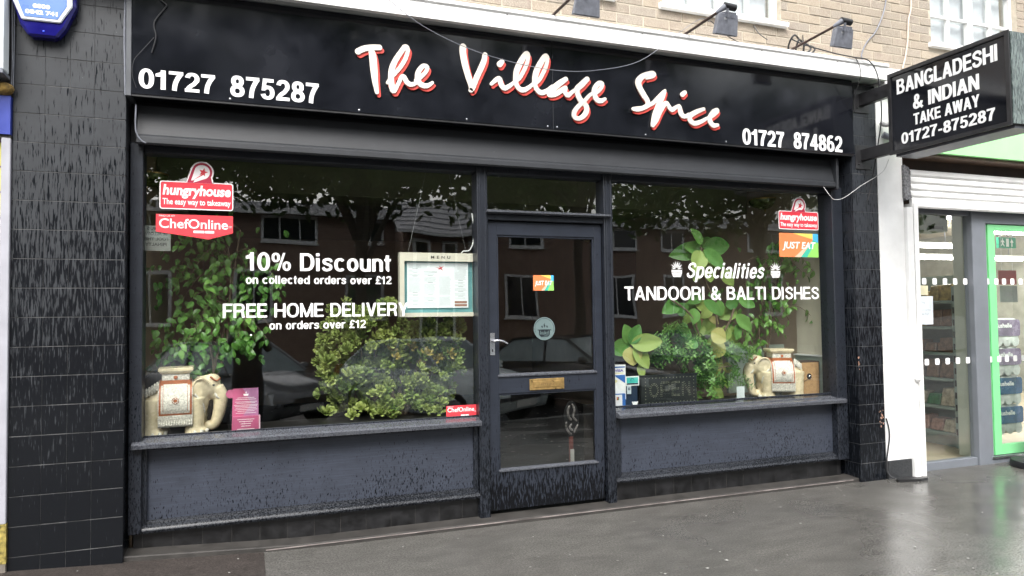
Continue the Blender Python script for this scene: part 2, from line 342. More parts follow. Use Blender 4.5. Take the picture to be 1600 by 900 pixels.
def glyph(c,T,H):
    v=lambda x,a,b:_v(x,a,b,T); h=lambda a,b,z:_h(a,b,z,H); e=lambda *a,**k:_ell(*a,T,H,**k); D=T*1.08; x=.74
    if c==' ': return .30,[]
    if c=='0': return .60,e(.30,.5,.30,.515,0,360)
    if c=='1': return .46,v(.20,0,1)+[[(0,.66),(0,.80),(.17,.88),(.24,1.0),(.30,1.0),(.30,.66)]]
    if c=='2': return .60,e(.30,.70,.29,.315,-28,172,k=20)+_s([(.475,.60),(.36,.42),(.19,.26),(.10,.06)],T*.95)+h(0,.59,0)
    if c=='4': return .62,v(.34,0,1)+h(0,.62,.22)+_d(0,.30,.34,1,T*.9)
    if c=='5': return .60,h(.10,.55,1-H)+_d(.03,.42,.09,1,T*.85)+e(.29,.325,.30,.34,-165,125,k=22)
    if c=='6': return .60,e(.30,.32,.30,.335,0,360)+e(.34,.5,.34,.515,62,178,k=14)
    if c=='7': return .58,h(0,.57,1-H)+_s([(.50,.92),(.36,.66),(.26,.36),(.22,.0)],T)
    if c=='8': return .60,e(.30,.74,.265,.272,0,360)+e(.30,.275,.30,.29,0,360)
    if c=='%': return .92,_ell(.20,.74,.20,.26,0,360,T*.75,H*.75)+_ell(.72,.26,.20,.26,0,360,T*.75,H*.75)+_d(.26,0,.55,1,T*.6)
    if c=='&': return .74,_ell(.29,.77,.20,.245,0,360,T*.82,H*.85)+_ell(.27,.27,.27,.285,60,330,T*.95,H*.95)+_s([(.17,.66),(.38,.34),(.72,.0)],T*.9)+_s([(.66,.46),(.58,.24),(.42,.10)],T*.85)
    if c=='£': return .60,_s([(.55,.76),(.44,.93),(.27,.92),(.19,.76),(.23,.52),(.23,.30),(.10,.09)],T*.85)+h(0,.58,0)+_h(.02,.45,.44,H*.85)
    if c=='-': return .38,_h(.04,.34,.30,H)
    if c=='.': return .26,_h(.04,.04+T,0,T)
    if c=='A': return .74,_d(0,0,.37-D/2,1,D)+_d(.74-D,0,.37-D/2,1,D)+h(.16,.58,.22)
    if c=='B': return .68,v(0,0,1)+h(T*.5,.40,0)+h(T*.5,.38,1-H)+h(T*.5,.40,.46)+_ell(.38,.275,.29,.275,-90,90,T,H,k=16)+_ell(.36,.74,.26,.26,-90,90,T,H,k=16)
    if c=='D': return .70,v(0,0,1)+h(T*.5,.33,0)+h(T*.5,.33,1-H)+_ell(.32,.5,.38,.5,-90,90,T,H,k=18)
    if c=='E': return .60,v(0,0,1)+h(T*.5,.60,0)+h(T*.5,.58,1-H)+h(T*.5,.55,.43)
    if c=='F': return .57,v(0,0,1)+h(T*.5,.57,1-H)+h(T*.5,.52,.42)
    if c=='G': return .74,e(.38,.5,.38,.515,38,322,k=26)+_v(.74-T,.06,.50,T*.95)+h(.40,.73,.38)
    if c=='H': return .70,v(0,0,1)+v(.70-T,0,1)+h(T*.5,.60,.42)
    if c=='I': return .22,v(.01,0,1)
    if c=='K': return .72,v(0,0,1)+_d(T*.8,.36,.66-D*.9,1,D*1.15)+_d(.72-D,0,.24,.56,D*1.05)
    if c=='L': return .57,v(0,0,1)+h(T*.5,.57,0)
    if c=='M': return .84,v(0,0,1)+v(.84-T,0,1)+_d(.42-T*.45,0,.0,1,T*.95)+_d(.42-T*.45,0,.84-T*.95,1,T*.95)
    if c=='N': return .70,v(0,0,1)+v(.70-T,0,1)+_d(.70-T*1.1,0,0,1,T*1.1)
    if c=='O': return .78,e(.39,.5,.39,.515,0,360)
    if c=='R': return .70,v(0,0,1)+h(T*.5,.40,1-H)+h(T*.5,.42,.40)+_ell(.38,.70,.29,.30,-90,90,T,H,k=16)+_s([(.38,.50),(.52,.42),(.565,.24),(.60,.0)],T)
    if c=='S': return .66,_s([(.575,.70),(.52,.86),(.33,.925),(.14,.83),(.13,.66),(.33,.53),(.53,.40),(.545,.19),(.35,.075),(.14,.14),(.085,.32)],T*.9)
    if c=='T': return .62,v(.31-T/2,0,1)+h(0,.62,1-H)
    if c=='V': return .70,_d(.35-D/2,0,0,1,D)+_d(.35-D/2,0,.70-D,1,D)
    if c=='W': return .98,_d(.27-D/2,0,0,1,D)+_d(.27-D/2,0,.49-D/2,1,D)+_d(.71-D/2,0,.49-D/2,1,D)+_d(.71-D/2,0,.98-D,1,D)
    if c=='Y': return .70,v(.35-T/2,0,.45)+_d(.35-D/2,.38,0,1,D)+_d(.35-D/2,.38,.70-D,1,D)
    o=lambda cx=.29:e(cx,x/2,.29,x/2+.012,0,360)
    if c=='o': return .60,o(.30)
    if c=='c': return .56,e(.29,x/2,.29,x/2+.012,42,318,k=22)
    if c=='e': return .58,e(.29,x/2,.29,x/2+.012,0,330,k=24)+_h(T*.6,.56,x/2-.07,H*.85)
    if c=='d': return .60,o(.29)+v(.60-T,0,1)
    if c=='p': return .60,o(.31)+_v(0,-.27,x,T)
    if c=='n': return .56,v(0,0,x)+_ell(.28,x-.27,.28,.285,0,165,T,H,k=14)+v(.56-T,0,x-.26)
    if c=='h': return .56,v(0,0,1)+_ell(.28,x-.27,.28,.285,0,165,T,H,k=14)+v(.56-T,0,x-.26)
    if c=='u': return .56,v(.56-T,0,x)+_ell(.28,.27,.28,.285,180,345,T,H,k=14)+v(0,.26,x)
    if c=='r': return .40,v(0,0,x)+_ell(.33,x-.27,.33,.285,72,165,T,H,k=10)
    if c=='i': return .23,v(.01,0,x)+_h(.01,.01+T,.85,.16)
    if c=='l': return .23,v(.01,0,1)
    if c=='t': return .36,v(.08,.12,.95)+_h(0,.35,x-H*.9,H*.9)+_ell(.28,.20,.20,.21,180,262,T,H,k=8)
    if c=='v': return .56,_d(.28-D/2,0,0,x,D)+_d(.28-D/2,0,.56-D,x,D)
    if c=='a': return .58,_s([(.07,.55),(.16,.66),(.32,.665),(.44,.57),(.45,.38),(.45,.14),(.49,.0)],T*.9)+_ell(.235,.205,.235,.22,0,360,T,H*.9)
    if c=='s': return .54,_s([(.48,.53),(.40,.65),(.25,.675),(.11,.60),(.12,.47),(.27,.39),(.43,.30),(.43,.15),(.28,.065),(.12,.09),(.05,.21)],T*.82)
    return .5,_h(0,.5,0,.1)
def sign(body,x0,x1,z0,z1,y,m,parent,name='lettering',T=.20,H=.165,gap=.09,shear=0,plane='xz',label=None,th=.0006,each=False):
    x=0; G=[]
    for c in body:
        w,ps=glyph(c,T,H); G.append((c,x,ps)); x+=w+gap
    W_=x-gap+shear; out=None
    made=[]
    for gi,(c,gx,ps) in enumerate(G):
        if not ps: continue
        if each or out is None: out=MB()
        for i,p in enumerate(ps):
            q=[(x0+(x1-x0)*(gx+a+b*shear)/W_, z0+b*(z1-z0)) for a,b in p]
            e=i*.000025
            if plane=='xz': out.prism(q,y-th-e,y)
            else: out.prism(q,y-th-e,y,axis='x')
        if each: made.append(out.build(name,m,parent,label=None))
    if not each: made.append(out.build(name,m,parent,label=label))
    return made
SCRIPT=[('T',[[(0.643,3.05,0.04),(0.676,3.07,0.038),(0.721,3.084,0.038),(0.776,3.091,0.036)],[(0.725,3.071,0.038),(0.735,3.022,0.046),(0.742,2.942,0.045),(0.748,2.874,0.037),(0.759,2.803,0.025)]]),('h',[[(0.827,2.871,0.021),(0.854,2.913,0.026),(0.9,2.968,0.026),(0.939,3.032,0.028),(0.958,3.094,0.026),(0.942,3.115,0.033),(0.914,3.079,0.033),(0.875,3.015,0.036),(0.854,2.958,0.038),(0.849,2.903,0.036),(0.854,2.849,0.038),(0.865,2.822,0.033),(0.89,2.861,0.025),(0.915,2.914,0.027),(0.931,2.918,0.03),(0.95,2.886,0.033),(0.973,2.874,0.032),(1.0,2.882,0.026),(1.019,2.907,0.021)]]),('e',[[(1.01,2.906,0.026),(1.042,2.932,0.028),(1.075,2.968,0.026),(1.083,2.999,0.028),(1.057,3.003,0.03),(1.026,2.963,0.033),(1.021,2.921,0.036),(1.035,2.885,0.036),(1.07,2.875,0.034),(1.098,2.885,0.026),(1.117,2.901,0.02)]]),('V',[[(1.326,3.161,0.045),(1.325,3.123,0.045),(1.337,3.053,0.044),(1.355,2.984,0.042),(1.377,2.92,0.04),(1.384,2.892,0.04)],[(1.478,3.126,0.033),(1.47,3.082,0.037),(1.444,3.022,0.038),(1.414,2.957,0.038),(1.389,2.897,0.039),(1.376,2.877,0.031)]]),('i',[[(1.58,3.073,0.041),(1.598,3.094,0.033)],[(1.52,2.934,0.024),(1.559,2.969,0.031),(1.579,2.974,0.032),(1.588,2.941,0.038),(1.611,2.914,0.035),(1.649,2.933,0.03),(1.68,2.96,0.022)]]),('l',[[(1.685,2.961,0.023),(1.722,2.994,0.028),(1.753,3.046,0.028),(1.78,3.107,0.027),(1.786,3.157,0.032),(1.771,3.165,0.036),(1.736,3.112,0.041),(1.704,3.045,0.041),(1.693,2.981,0.034),(1.705,2.934,0.034),(1.741,2.913,0.036),(1.783,2.932,0.03),(1.82,2.965,0.023)]]),('l',[[(1.824,2.957,0.022),(1.861,2.99,0.027),(1.894,3.043,0.028),(1.921,3.105,0.027),(1.927,3.155,0.032),(1.911,3.164,0.037),(1.876,3.11,0.041),(1.844,3.043,0.042),(1.832,2.978,0.034),(1.845,2.93,0.034),(1.881,2.909,0.037),(1.924,2.928,0.03),(1.961,2.961,0.023)]]),('a',[[(2.065,3.022,0.035),(2.014,2.984,0.044),(1.959,2.934,0.044),(1.94,2.903,0.039),(1.986,2.909,0.036),(2.034,2.942,0.035),(2.063,2.962,0.028),(2.058,2.929,0.034),(2.08,2.911,0.034),(2.11,2.934,0.028),(2.135,2.954,0.023)]]),('g',[[(2.23,3.039,0.038),(2.188,2.997,0.043),(2.154,2.963,0.042),(2.154,2.928,0.04),(2.177,2.885,0.042),(2.218,2.849,0.04),(2.22,2.809,0.038),(2.192,2.771,0.035),(2.153,2.753,0.031),(2.126,2.766,0.033),(2.129,2.801,0.033),(2.163,2.844,0.031),(2.202,2.877,0.028),(2.242,2.921,0.025),(2.264,2.939,0.024)]]),('e',[[(2.264,2.939,0.024),(2.303,2.953,0.029),(2.338,2.986,0.028),(2.347,3.018,0.031),(2.321,3.018,0.035),(2.29,2.982,0.035),(2.284,2.941,0.038),(2.302,2.902,0.04),(2.336,2.895,0.035),(2.367,2.911,0.024)]]),('S',[[(2.706,3.091,0.012),(2.757,3.114,0.029),(2.766,3.134,0.042),(2.709,3.122,0.038),(2.662,3.094,0.044),(2.64,3.058,0.048),(2.651,3.02,0.046),(2.682,2.971,0.044),(2.714,2.927,0.038),(2.71,2.896,0.036),(2.674,2.874,0.033),(2.627,2.862,0.038),(2.595,2.86,0.029)]]),('p',[[(2.722,2.897,0.029),(2.764,2.922,0.03),(2.807,2.962,0.034),(2.862,3.02,0.022),(2.84,2.965,0.034),(2.805,2.904,0.039),(2.771,2.828,0.039),(2.749,2.748,0.021),(2.785,2.788,0.025),(2.813,2.847,0.029),(2.847,2.906,0.034),(2.872,2.929,0.03),(2.896,2.897,0.034),(2.919,2.883,0.034),(2.957,2.907,0.027)]]),('i',[[(3.011,3.005,0.037),(3.033,3.023,0.032)],[(2.956,2.902,0.027),(2.981,2.915,0.03),(2.99,2.879,0.04),(3.007,2.848,0.039),(3.041,2.846,0.03),(3.06,2.863,0.022)]]),('c',[[(3.195,2.913,0.028),(3.129,2.885,0.037),(3.078,2.854,0.039),(3.071,2.822,0.04),(3.108,2.798,0.037),(3.165,2.814,0.031),(3.222,2.845,0.025)]]),('e',[[(3.225,2.845,0.025),(3.267,2.865,0.03),(3.313,2.901,0.03),(3.316,2.918,0.028),(3.284,2.902,0.035),(3.251,2.858,0.037),(3.25,2.821,0.041),(3.278,2.796,0.038),(3.316,2.802,0.025)]])]
RUB=[(3.49,1.952,3.372,2.071,0.071,0,0.43),(3.537,1.927,3.255,1.863,0.111,0,0.5),(3.509,1.91,3.358,1.933,0.091,0,0.46),(3.561,1.935,3.8,1.953,0.118,0,0.51),(3.564,1.916,3.623,1.792,0.111,1,0.52),(3.454,1.89,3.352,1.723,0.108,1,0.39),(3.469,1.902,3.647,1.757,0.089,0,0.38),(3.582,1.934,3.663,2.022,0.08,0,0.56),(3.458,1.785,3.38,1.65,0.09,1,0.44),(3.531,1.798,3.557,1.644,0.097,1,0.43),(3.792,1.746,3.909,1.626,0.1,1,0.6),(3.287,1.479,3.12,1.398,0.089,0,0.48),(3.348,1.474,3.383,1.366,0.097,0,0.56),(3.437,1.427,3.403,1.299,0.077,0,0.48),(3.491,1.401,3.511,1.264,0.055,3,0.52),(3.479,1.489,3.621,1.373,0.076,0,0.41),(3.772,1.451,3.933,1.489,0.079,0,0.52),(3.922,1.423,3.752,1.345,0.093,1,0.57),(3.862,1.37,3.994,1.236,0.079,0,0.5),(3.629,1.347,3.54,1.205,0.078,1,0.54),(3.603,1.354,3.711,1.3,0.046,2,0.53),(3.534,1.24,3.646,1.155,0.101,2,0.39),(3.756,1.266,3.879,1.111,0.118,1,0.55),(3.36,1.274,3.326,1.147,0.096,0,0.51),(3.36,1.224,3.228,1.277,0.101,0,0.45),(3.378,1.174,3.317,1.101,0.062,0,0.39),(3.597,1.164,3.626,1.084,0.066,0,0.57),(3.698,1.164,3.578,1.025,0.124,2,0.48),(3.659,1.087,3.632,0.794,0.128,2,0.54),(3.764,0.936,3.861,0.9,0.07,2,0.57),(3.71,0.866,3.79,0.755,0.043,1,0.54),(3.67,0.789,3.744,0.64,0.059,1,0.58),(2.794,1.157,2.636,1.097,0.1,0,0.41),(2.799,1.156,2.745,1.302,0.084,0,0.42),(2.77,1.159,2.858,1.3,0.079,0,0.37),(2.774,1.158,3.038,1.172,0.103,1,0.37),(2.781,1.133,2.795,0.994,0.129,2,0.39),(2.805,1.133,2.927,0.97,0.099,1,0.38),(2.845,0.992,2.882,0.892,0.054,1,0.38)]
# (3.505, 1.925) (3.51, 1.435) (3.667, 1.434) (3.587, 0.804) (2.778, 1.143) (2.854, 0.72)
# ================================================================ ground
def gz(x,y):
    z=max(0,.25-x)*.052 if x>-1.6 else .1
    if y<-2.2: z-=min(1,(-2.2-y)/3.6)*.34
    return z
def sheet(name,xs,ys,m,dz=0,kind='structure'):
    b=MB(); nx=len(xs); vs=[(x,y,gz(x,y)+dz) for y in ys for x in xs]
    fs=[(j*nx+i,j*nx+i+1,(j+1)*nx+i+1,(j+1)*nx+i) for j in range(len(ys)-1) for i in range(nx-1)]
    b.add(vs,fs); o=b.build(name,m,smooth=True)
    if kind: o['kind']=kind
    return o
ln=lambda a,b,n:[a+(b-a)*i/n for i in range(n+1)]
box('ground',-150,150,-150,150,-1.2,-.52,M['road'],kind='structure')
sheet('pavement',ln(-14,14,56),ln(-6.2,.6,34),M['asphalt'])
box('kerb',-14,14,-6.35,-6.2,-.7,-.34,mat('kerb stone',(.2,.2,.19),.6,bmp=.3),kind='structure',bevel=.01)
sheet('brown_pavement_patch',ln(-3.4,.09,14),ln(-2.4,.02,10),M['asphalt_b'],.004)
# chewing gum spots and bits of grit pressed into the asphalt
b=MB()
for i in range(190):
    x=random.uniform(-.9,7.2); y=random.uniform(-2.6,-.05); r=random.uniform(.004,.010)*(1 if random.random()<.85 else 1.7); n=7
    z=gz(x,y)+.0045
    b.add([(x+r*math.cos(6.283*j/n)*random.uniform(.7,1.1),y+r*math.sin(6.283*j/n)*random.uniform(.6,1),z) for j in range(n)]+[(x,y,z+.0025)],[(j,(j+1)%n,n) for j in range(n)])
g=b.build('gum_spots',mat('old chewing gum',(.27,.27,.25),.6,var=.3,scale=40)); g['kind']='stuff'
# pinkish worn concrete slab patch on the right
pp=[(5.6,-.665),(5.95,-.49),(6.3,-.30),(6.9,-.22),(8.2,-.3),(8.2,-1.25),(6.9,-1.02),(6.2,-.84),(5.85,-.745)]
b=MB(); b.prism([(x,y) for x,y in pp],-.02,.009,axis='z'); o=b.build('paving_slab_patch',M['paver']); o['kind']='structure'

# ================================================================ tiled pillars
def tilemesh(w,h,m,d=.012):
    return MB().box(-w/2,w/2,-d,0,-h/2,h/2)
Z0=1.572; PZ=.1582
def pillar(label,cols,zlo,zhi,m,xside,front=0.0,deep=.30):
    x0,x1=cols[0][0],cols[-1][1]
    t=thing('tiled_pillar',label,'pillar',((x0+x1)/2,front,0))
    box('grout_backing',x0+.004,x1-.004,front+.0016,front+deep,-.1,zhi,M['grout'],t)
    protos={}
    def tile(cx,cy,cz,w,h,rz=0):
        k=(round(w,3),round(h,3))
        if k not in protos:
            o=tilemesh(w-.0012,h-.0040,m).build('tile',m,None,bevel=.0008); protos[k]=o.data; bpy.data.objects.remove(o)
        place('tile',protos[k],t,(cx,cy+random.uniform(-.0006,.0006),cz),(random.uniform(-.004,.004),0,rz+random.uniform(-.004,.004)))
    k=-10
    while True:
        za=Z0+k*PZ; zb=za+PZ; k+=1
        if zb<zlo: continue
        if za>=zhi: break
        if zb>zhi: zb=zhi
        for a,b2 in cols: tile((a+b2)/2,front+.0115,(za+zb)/2,b2-a,zb-za)
        for sx,sg in xside:   # side returns
            d=.146; c=0
            yy=front+.013
            while yy<front+.16:
                tile(sx-sg*.0115,yy+d/2,(za+zb)/2,d,zb-za,R(90)*sg); yy+=d
    return t
PL=pillar('wide black tiled pillar at the left end of the shopfront, streaked with rain',[(-1.19,-1.041),(-1.041,-.923),(-.923,-.805),(-.805,-.648)],-.05,3.30,M['tile_l'],[(-.648,1)])
PR=pillar('narrow black tiled pillar between the right window and the white wall',[(4.662,4.81),(4.81,4.935)],-.05,3.27,M['tile_r'],[(4.662,-1)])

rs_=random.Random(8); b=MB()
for k in range(26):
    z=rs_.choice([rs_.gauss(.98,.07),rs_.gauss(.92,.05),rs_.gauss(.52,.03)]); x=4.668+abs(rs_.gauss(0,.008)) if z>.7 else 4.90+rs_.gauss(0,.015); r=rs_.uniform(.003,.009)
    b.prism([(x+r*math.cos(a*1.05)*rs_.uniform(.5,1),z+1.5*r*math.sin(a*1.05)*rs_.uniform(.6,1)) for a in range(6)],-.0022,-.0004)
b.build('paint_chips',mat('bare clay chips',(.42,.24,.17),.8,var=.4,scale=90),PR)['kind']='stuff'
# ================================================================ shopfront
SF=thing('shopfront','slate painted timber shopfront with two big windows and a glazed door','shopfront',(1.98,.14,0))
FR=M['frame']
def frame_piece(name,x0,x1,y0,y1,z0,z1,m=FR,bev=.004,parent=SF,**k): return box(name,x0,x1,y0,y1,z0,z1,m,parent,bevel=bev,**k)
# uprights
frame_piece('jamb',-.64,-.572,.10,.26,.17,2.42); frame_piece('jamb',4.54,4.648,.10,.26,.17,2.42)
frame_piece('mullion',1.462,1.536,.112,.24,.03,2.42); frame_piece('mullion',2.428,2.497,.112,.24,.03,2.42)
for x in (1.475,1.513,2.441,2.475): frame_piece('bead',x,x+.010,.104,.1115,.75,2.40,bev=.002)
frame_piece('head_rail',-.571,4.539,.13,.25,2.372,2.419)
frame_piece('transom',1.5365,2.4275,.122,.24,2.048,2.088); 
MB().prism([(.078,2.098),(.078,2.110),(.135,2.122),(.24,2.122),(.24,2.089),(.10,2.089)],1.520,2.468,axis='x').build('transom_sill',M['sillp'],SF)
# curved beam over the windows (a blind box with a rolled lower lip)
prof=[(.10,2.640),(.092,2.59),(.060,2.463),(.060,2.457),(.050,2.452),(.042,2.440),(.040,2.412),(.048,2.402),(.16,2.4205),(.16,2.64)]
bo=MB().prism(prof,-.60,4.53,axis='x').build('beam',M['beam'],SF)
frame_piece('beam_end_cap',4.531,4.556,.03,.17,2.39,2.645,m=M['beam'])
frame_piece('upper_backing',-.645,4.66,.17,.28,2.42,3.30,m=M['black'],bev=0)
# window panes
pane=lambda n,x0,x1,y,z0,z1,p,m=M['glass']: MB().box(x0,x1,y,y+.0005,z0,z1).build(n,m,p) if 0 else MB().add([(x0,y,z0),(x1,y,z0),(x1,y,z1),(x0,y,z1)],[(0,1,2,3)]).build(n,m,p)
pane('window_pane',-.571,1.4615,.182,.70,2.372,SF,).__setitem__('label','large left display window glass')
pane('window_pane',2.4975,4.5395,.182,.68,2.372,SF).__setitem__('label','large right display window glass')
pane('window_pane',1.5365,2.4275,.180,2.122,2.372,SF).__setitem__('label','small fanlight over the door')
for a,b_ in ((-.571,1.4615),(2.4975,4.5395)):
    frame_piece('glazing_bead',a,b_,.165,.180,.70,.716,bev=.002)
# sills
for a,b_,zt in ((-.62,1.462,.0),(2.497,4.60,-.018)):
    MB().prism([(.060,.658+zt),(.057,.680+zt),(.072,.690+zt),(.20,.712+zt),(.20,.66+zt)],a,b_,axis='x').build('sill',M['sillp'],SF)
# stall riser panels with mouldings and the tiled plinth
for a,b_ in ((-.598,1.460),(2.4985,4.60)):
    frame_piece('stall_riser_panel',a+.05,b_-.03,.165,.20,.20,.66,m=M['panel'],bev=0)
    frame_piece('riser_stile',a,a+.05,.135,.20,.19,.654); frame_piece('riser_stile',b_-.03,b_,.135,.20,.19,.654)
    MB().prism([(.118,.168),(.112,.182),(.124,.192),(.126,.205),(.142,.212),(.146,.226),(.164,.232),(.19,.232),(.19,.165)],a-.005,b_+.004,axis='x').build('base_moulding',M['kick'],SF,smooth=True)
    frame_piece('top_moulding',a+.05,b_-.03,.150,.1645,.636,.653,bev=.003)
    frame_piece('plinth_backing',a-.02,b_+.01,.1585,.22,-.05,.166,m=M['dust'],bev=0)
    x=a-.02; pj=[.549+.16*k for k in range(-8,6)] if a<1 else [2.683+.158*k for k in range(-2,14)]
    xs=[a-.02]+[p for p in pj if a+.02<p<b_-.02]+[b_+.01]
    for p,q in zip(xs[:-1],xs[1:]):
        o=MB().box(p+.0012,q-.0012,.157,.1584,.012,.162).build('plinth_tile',M['ptile'],SF,bevel=.0004)
def ledgef():
    b=MB(); xs=ln(-.655,4.66,22)
    for i in range(22):
        pass
    prof=[(.02,-.06),(.02,.026),(.026,.031),(.175,.036),(.175,-.06)]
    n=len(prof); vs=[(x,y,z+(gz(x,0) if z>0 else 0)) for x in xs for y,z in prof]; fs=[]
    for i in range(len(xs)-1):
        for j in range(n): fs.append((i*n+j,(i+1)*n+j,(i+1)*n+(j+1)%n,i*n+(j+1)%n))
    fs+=[tuple(range(n)),tuple(len(xs)*n-1-j for j in range(n))]
    return b.add(vs,fs)
ledgef().build('base_ledge',M['ledge'],SF)
box('ledge_line',.1,4.6,.0175,.0195,.018,.0245,mat('pale ledge edge',(.22,.19,.18),.7,var=.4),SF)
# ---------------------------------------------------------------- door
D=M['door']
DR=MB(); y0,y1=.150,.195
DR.box(1.545,1.612,y0,y1,.062,2.042).box(2.362,2.419,y0,y1,.062,2.042)
DR.box(1.6115,2.3625,y0+.0005,y1,1.948,2.0415).box(1.6115,2.3625,y0+.0005,y1,.852,.972).box(1.6115,2.3625,y0+.0005,y1,.0625,.325)
door=DR.build('door',D,SF,bevel=.002,label='half glazed slate door with a brass letterbox')
for (x0,x1,z0,z1) in ((1.612,2.362,.972,1.948),(1.612,2.362,.325,.852)):
    pane('door_pane',x0,x1,.176,z0,z1,door)
    b=MB(); b.box(x0,x0+.012,.158,.172,z0,z1).box(x1-.012,x1,.158,.172,z0,z1).box(x0+.012,x1-.012,.158,.172,z1-.012,z1)
    b.build('door_bead',D,door)
    MB().prism([(.140,z0-.004),(.140,z0+.004),(.172,z0+.016),(.172,z0-.004)],x0-.004,x1+.006,axis='x').build('weather_sill',M['sillp'],door)
# letterbox
b=MB().box(1.842,2.105,.1425,.1495,.866,.944); b.build('letterbox',M['brass'],door,bevel=.002)
b=MB(); b.box(1.868,2.080,.139,.1423,.884,.928).build('letterbox_flap',M['brass'],door,bevel=.002)
text('LETTERS',1.925,2.022,.899,.912,.1388,mat('worn brass print',(.36,.23,.10),.5,.5),door,bold=.01)
# handle
box('handle_plate',1.553,1.590,.1435,.1495,1.118,1.270,M['chrome'],door,bevel=.002)
MB().tube(spline([(1.571,.150,1.216),(1.571,.118,1.216),(1.574,.106,1.217),(1.60,.10,1.220),(1.635,.10,1.213),(1.668,.102,1.196)],5),[.009]*12+[.008]*9+[.0065]*4+[.004],8).build('handle',M['chrome'],door,smooth=True)
box('keyhole',1.568,1.575,.1425,.1434,1.142,1.160,M['black'],door)
# ---------------------------------------------------------------- vinyl lettering and stickers on the glass
V=M['vinyl']; GY=.1805
def vt(body,x0,x1,z0,z1,T=.165,shear=0,label=None,m=V,y=GY,**k): return sign(body,x0,x1,z0,z1,y,m,SF,name='vinyl_letter',T=T,shear=shear,label=label,each=True,gap=.075,H=.145,**k)
vt('10% Discount',-.013,.884,1.688,1.800,.175,label='white 10% Discount lettering')
vt('on collected orders over £12',-.013,.886,1.606,1.657,.17,label='white small lettering under the discount line')
vt('FREE HOME DELIVERY',-.144,.997,1.397,1.484,.16,label='white FREE HOME DELIVERY lettering')
vt('on orders over £12',.124,.717,1.322,1.373,.17,label='white small lettering under the delivery line')
vt('Specialities',3.160,3.918,1.660,1.780,.165,.24,label='white slanted Specialities lettering')
vt('TANDOORI & BALTI DISHES',2.623,4.454,1.490,1.593,.155,label='white TANDOORI & BALTI DISHES lettering')
def pineapple(cx,cz):
    b=MB()
    for a in (-75,-52,-30,-10,10,30,52,75):
        L=.066 if abs(a)<60 else .052; d=(math.sin(R(a)),math.cos(R(a))); p=(d[1],-d[0]); w=.0042
        o=(cx,cz-.002)
        b.add([(o[0]-p[0]*.001+d[0]*.012,GY,o[1]-p[1]*.001+d[1]*.012),(o[0]+p[0]*.001+d[0]*.012,GY,o[1]+p[1]*.001+d[1]*.012),(o[0]+d[0]*L*.55+p[0]*w,GY,o[1]+d[1]*L*.55+p[1]*w),(o[0]+d[0]*L,GY,o[1]+d[1]*L),(o[0]+d[0]*L*.55-p[0]*w,GY,o[1]+d[1]*L*.55-p[1]*w)],[(0,1,2,3,4)])
    for k in range(5):
        z=cz-.006-k*.0115; w=.048*math.sqrt(max(0,1-((k-.6)/5.0)**2))
        b.add([(cx-w,GY,z),(cx+w,GY,z),(cx+w*.96,GY,z-.0075),(cx-w*.96,GY,z-.0075)],[(0,1,2,3)])
    b.build('pineapple_motif',V,SF)
pineapple(3.080,1.727); pineapple(4.013,1.727)
RED=mat('red sticker print',(.62,.035,.055),.4,var=.05); WS=mat('white sticker print',(.85,.80,.80),.4,var=.03); CRIM=mat('crimson sticker print',(.42,.02,.06),.4,var=.05)
def flat(b,pts,y,mi=0):
    n=len(pts); return b.add([(x,y,z) for x,z in pts],[tuple(range(n))],mi)
def rrect(x0,x1,z0,z1,r,n=4):
    out=[]
    for cx,cz,a in ((x1-r,z1-r,0),(x0+r,z1-r,90),(x0+r,z0+r,180),(x1-r,z0+r,270)):
        for k in range(n+1): out.append((cx+r*math.cos(R(a+90*k/n)),cz+r*math.sin(R(a+90*k/n))))
    return out
def hungry(x0,x1,z0,z1,zt,cx,label):
    w=x1-x0; st=MB(); y=GY
    # white die-cut edge, red field, comet disc with star
    st.prism(rrect(x0,x1,z0,z1,w*.035),y-.0004,y,0)
    r=w*.15; hz=zt-r
    def comet(rr,dx=0,e=0):
        pts=[]
        for k in range(15):
            a=R(-30+k*13.5); pts.append((cx+rr*math.cos(a),hz+rr*math.sin(a)))
        return pts+[(cx-w*.19-e,z1+w*.0+e*.6),(cx-w*.19-e,z1-w*.012),(cx+rr*1.0,z1-w*.012)]
    st.prism(comet(r+w*.01,e=w*.02),y-.0004,y,0)
    s=st.build('sticker',WS,SF,label=label)
    MB().prism(rrect(x0+w*.014,x1-w*.014,z0+w*.014,z1-w*.014,w*.028),y-.0009,y-.0005).build('print',RED,s)
    MB().prism(comet(r*.93,e=w*.008),y-.0014,y-.0010).build('print',CRIM,s)
    d=MB(); rr=r*.72; pts=[(cx+rr*math.cos(R(-60+k*16)),hz+rr*math.sin(R(-60+k*16))) for k in range(14)]+[(cx-w*.15,z1+w*.02),(cx-w*.10,z1+w*.028),(cx-w*.12,z1-.004),(cx-w*.02,z1+w*.03)]
    d.prism(pts,y-.0019,y-.0015); d.build('print',WS,s)
    stp=[]; 
    for k in range(10):
        q=(rr*.62 if k%2==0 else rr*.26); a=R(75+36*k); stp.append((cx+rr*.15+q*math.cos(a),hz+q*math.sin(a)))
    b=MB().prism(stp,y-.0024,y-.0020); b.prism([(cx+rr*.05,hz-rr*.25),(cx+rr*.2,hz-rr*.35),(cx-w*.13,z1+w*.02)],y-.00235,y-.0020); b.build('print',RED,s)
    tx=lambda t,a,b2,c,e,bo,sh=0: text(t,x0+a*w,x0+b2*w,z0+c*(z1-z0),z0+e*(z1-z0),y-.0015,WS,s,name='print',bold=bo,shear=sh,th=.0005)
    tx('hungryhouse',.04,.965,.52,.88,.035,.15); tx('The easy way to takeaway',.04,.965,.17,.38,.015)
hungry(-.494,-.086,2.052,2.220,2.343,-.262,'red takeaway sticker with white comet and star, left window')
hungry(4.058,4.468,2.065,2.217,2.329,4.275,'red takeaway sticker with white comet and star, right window')
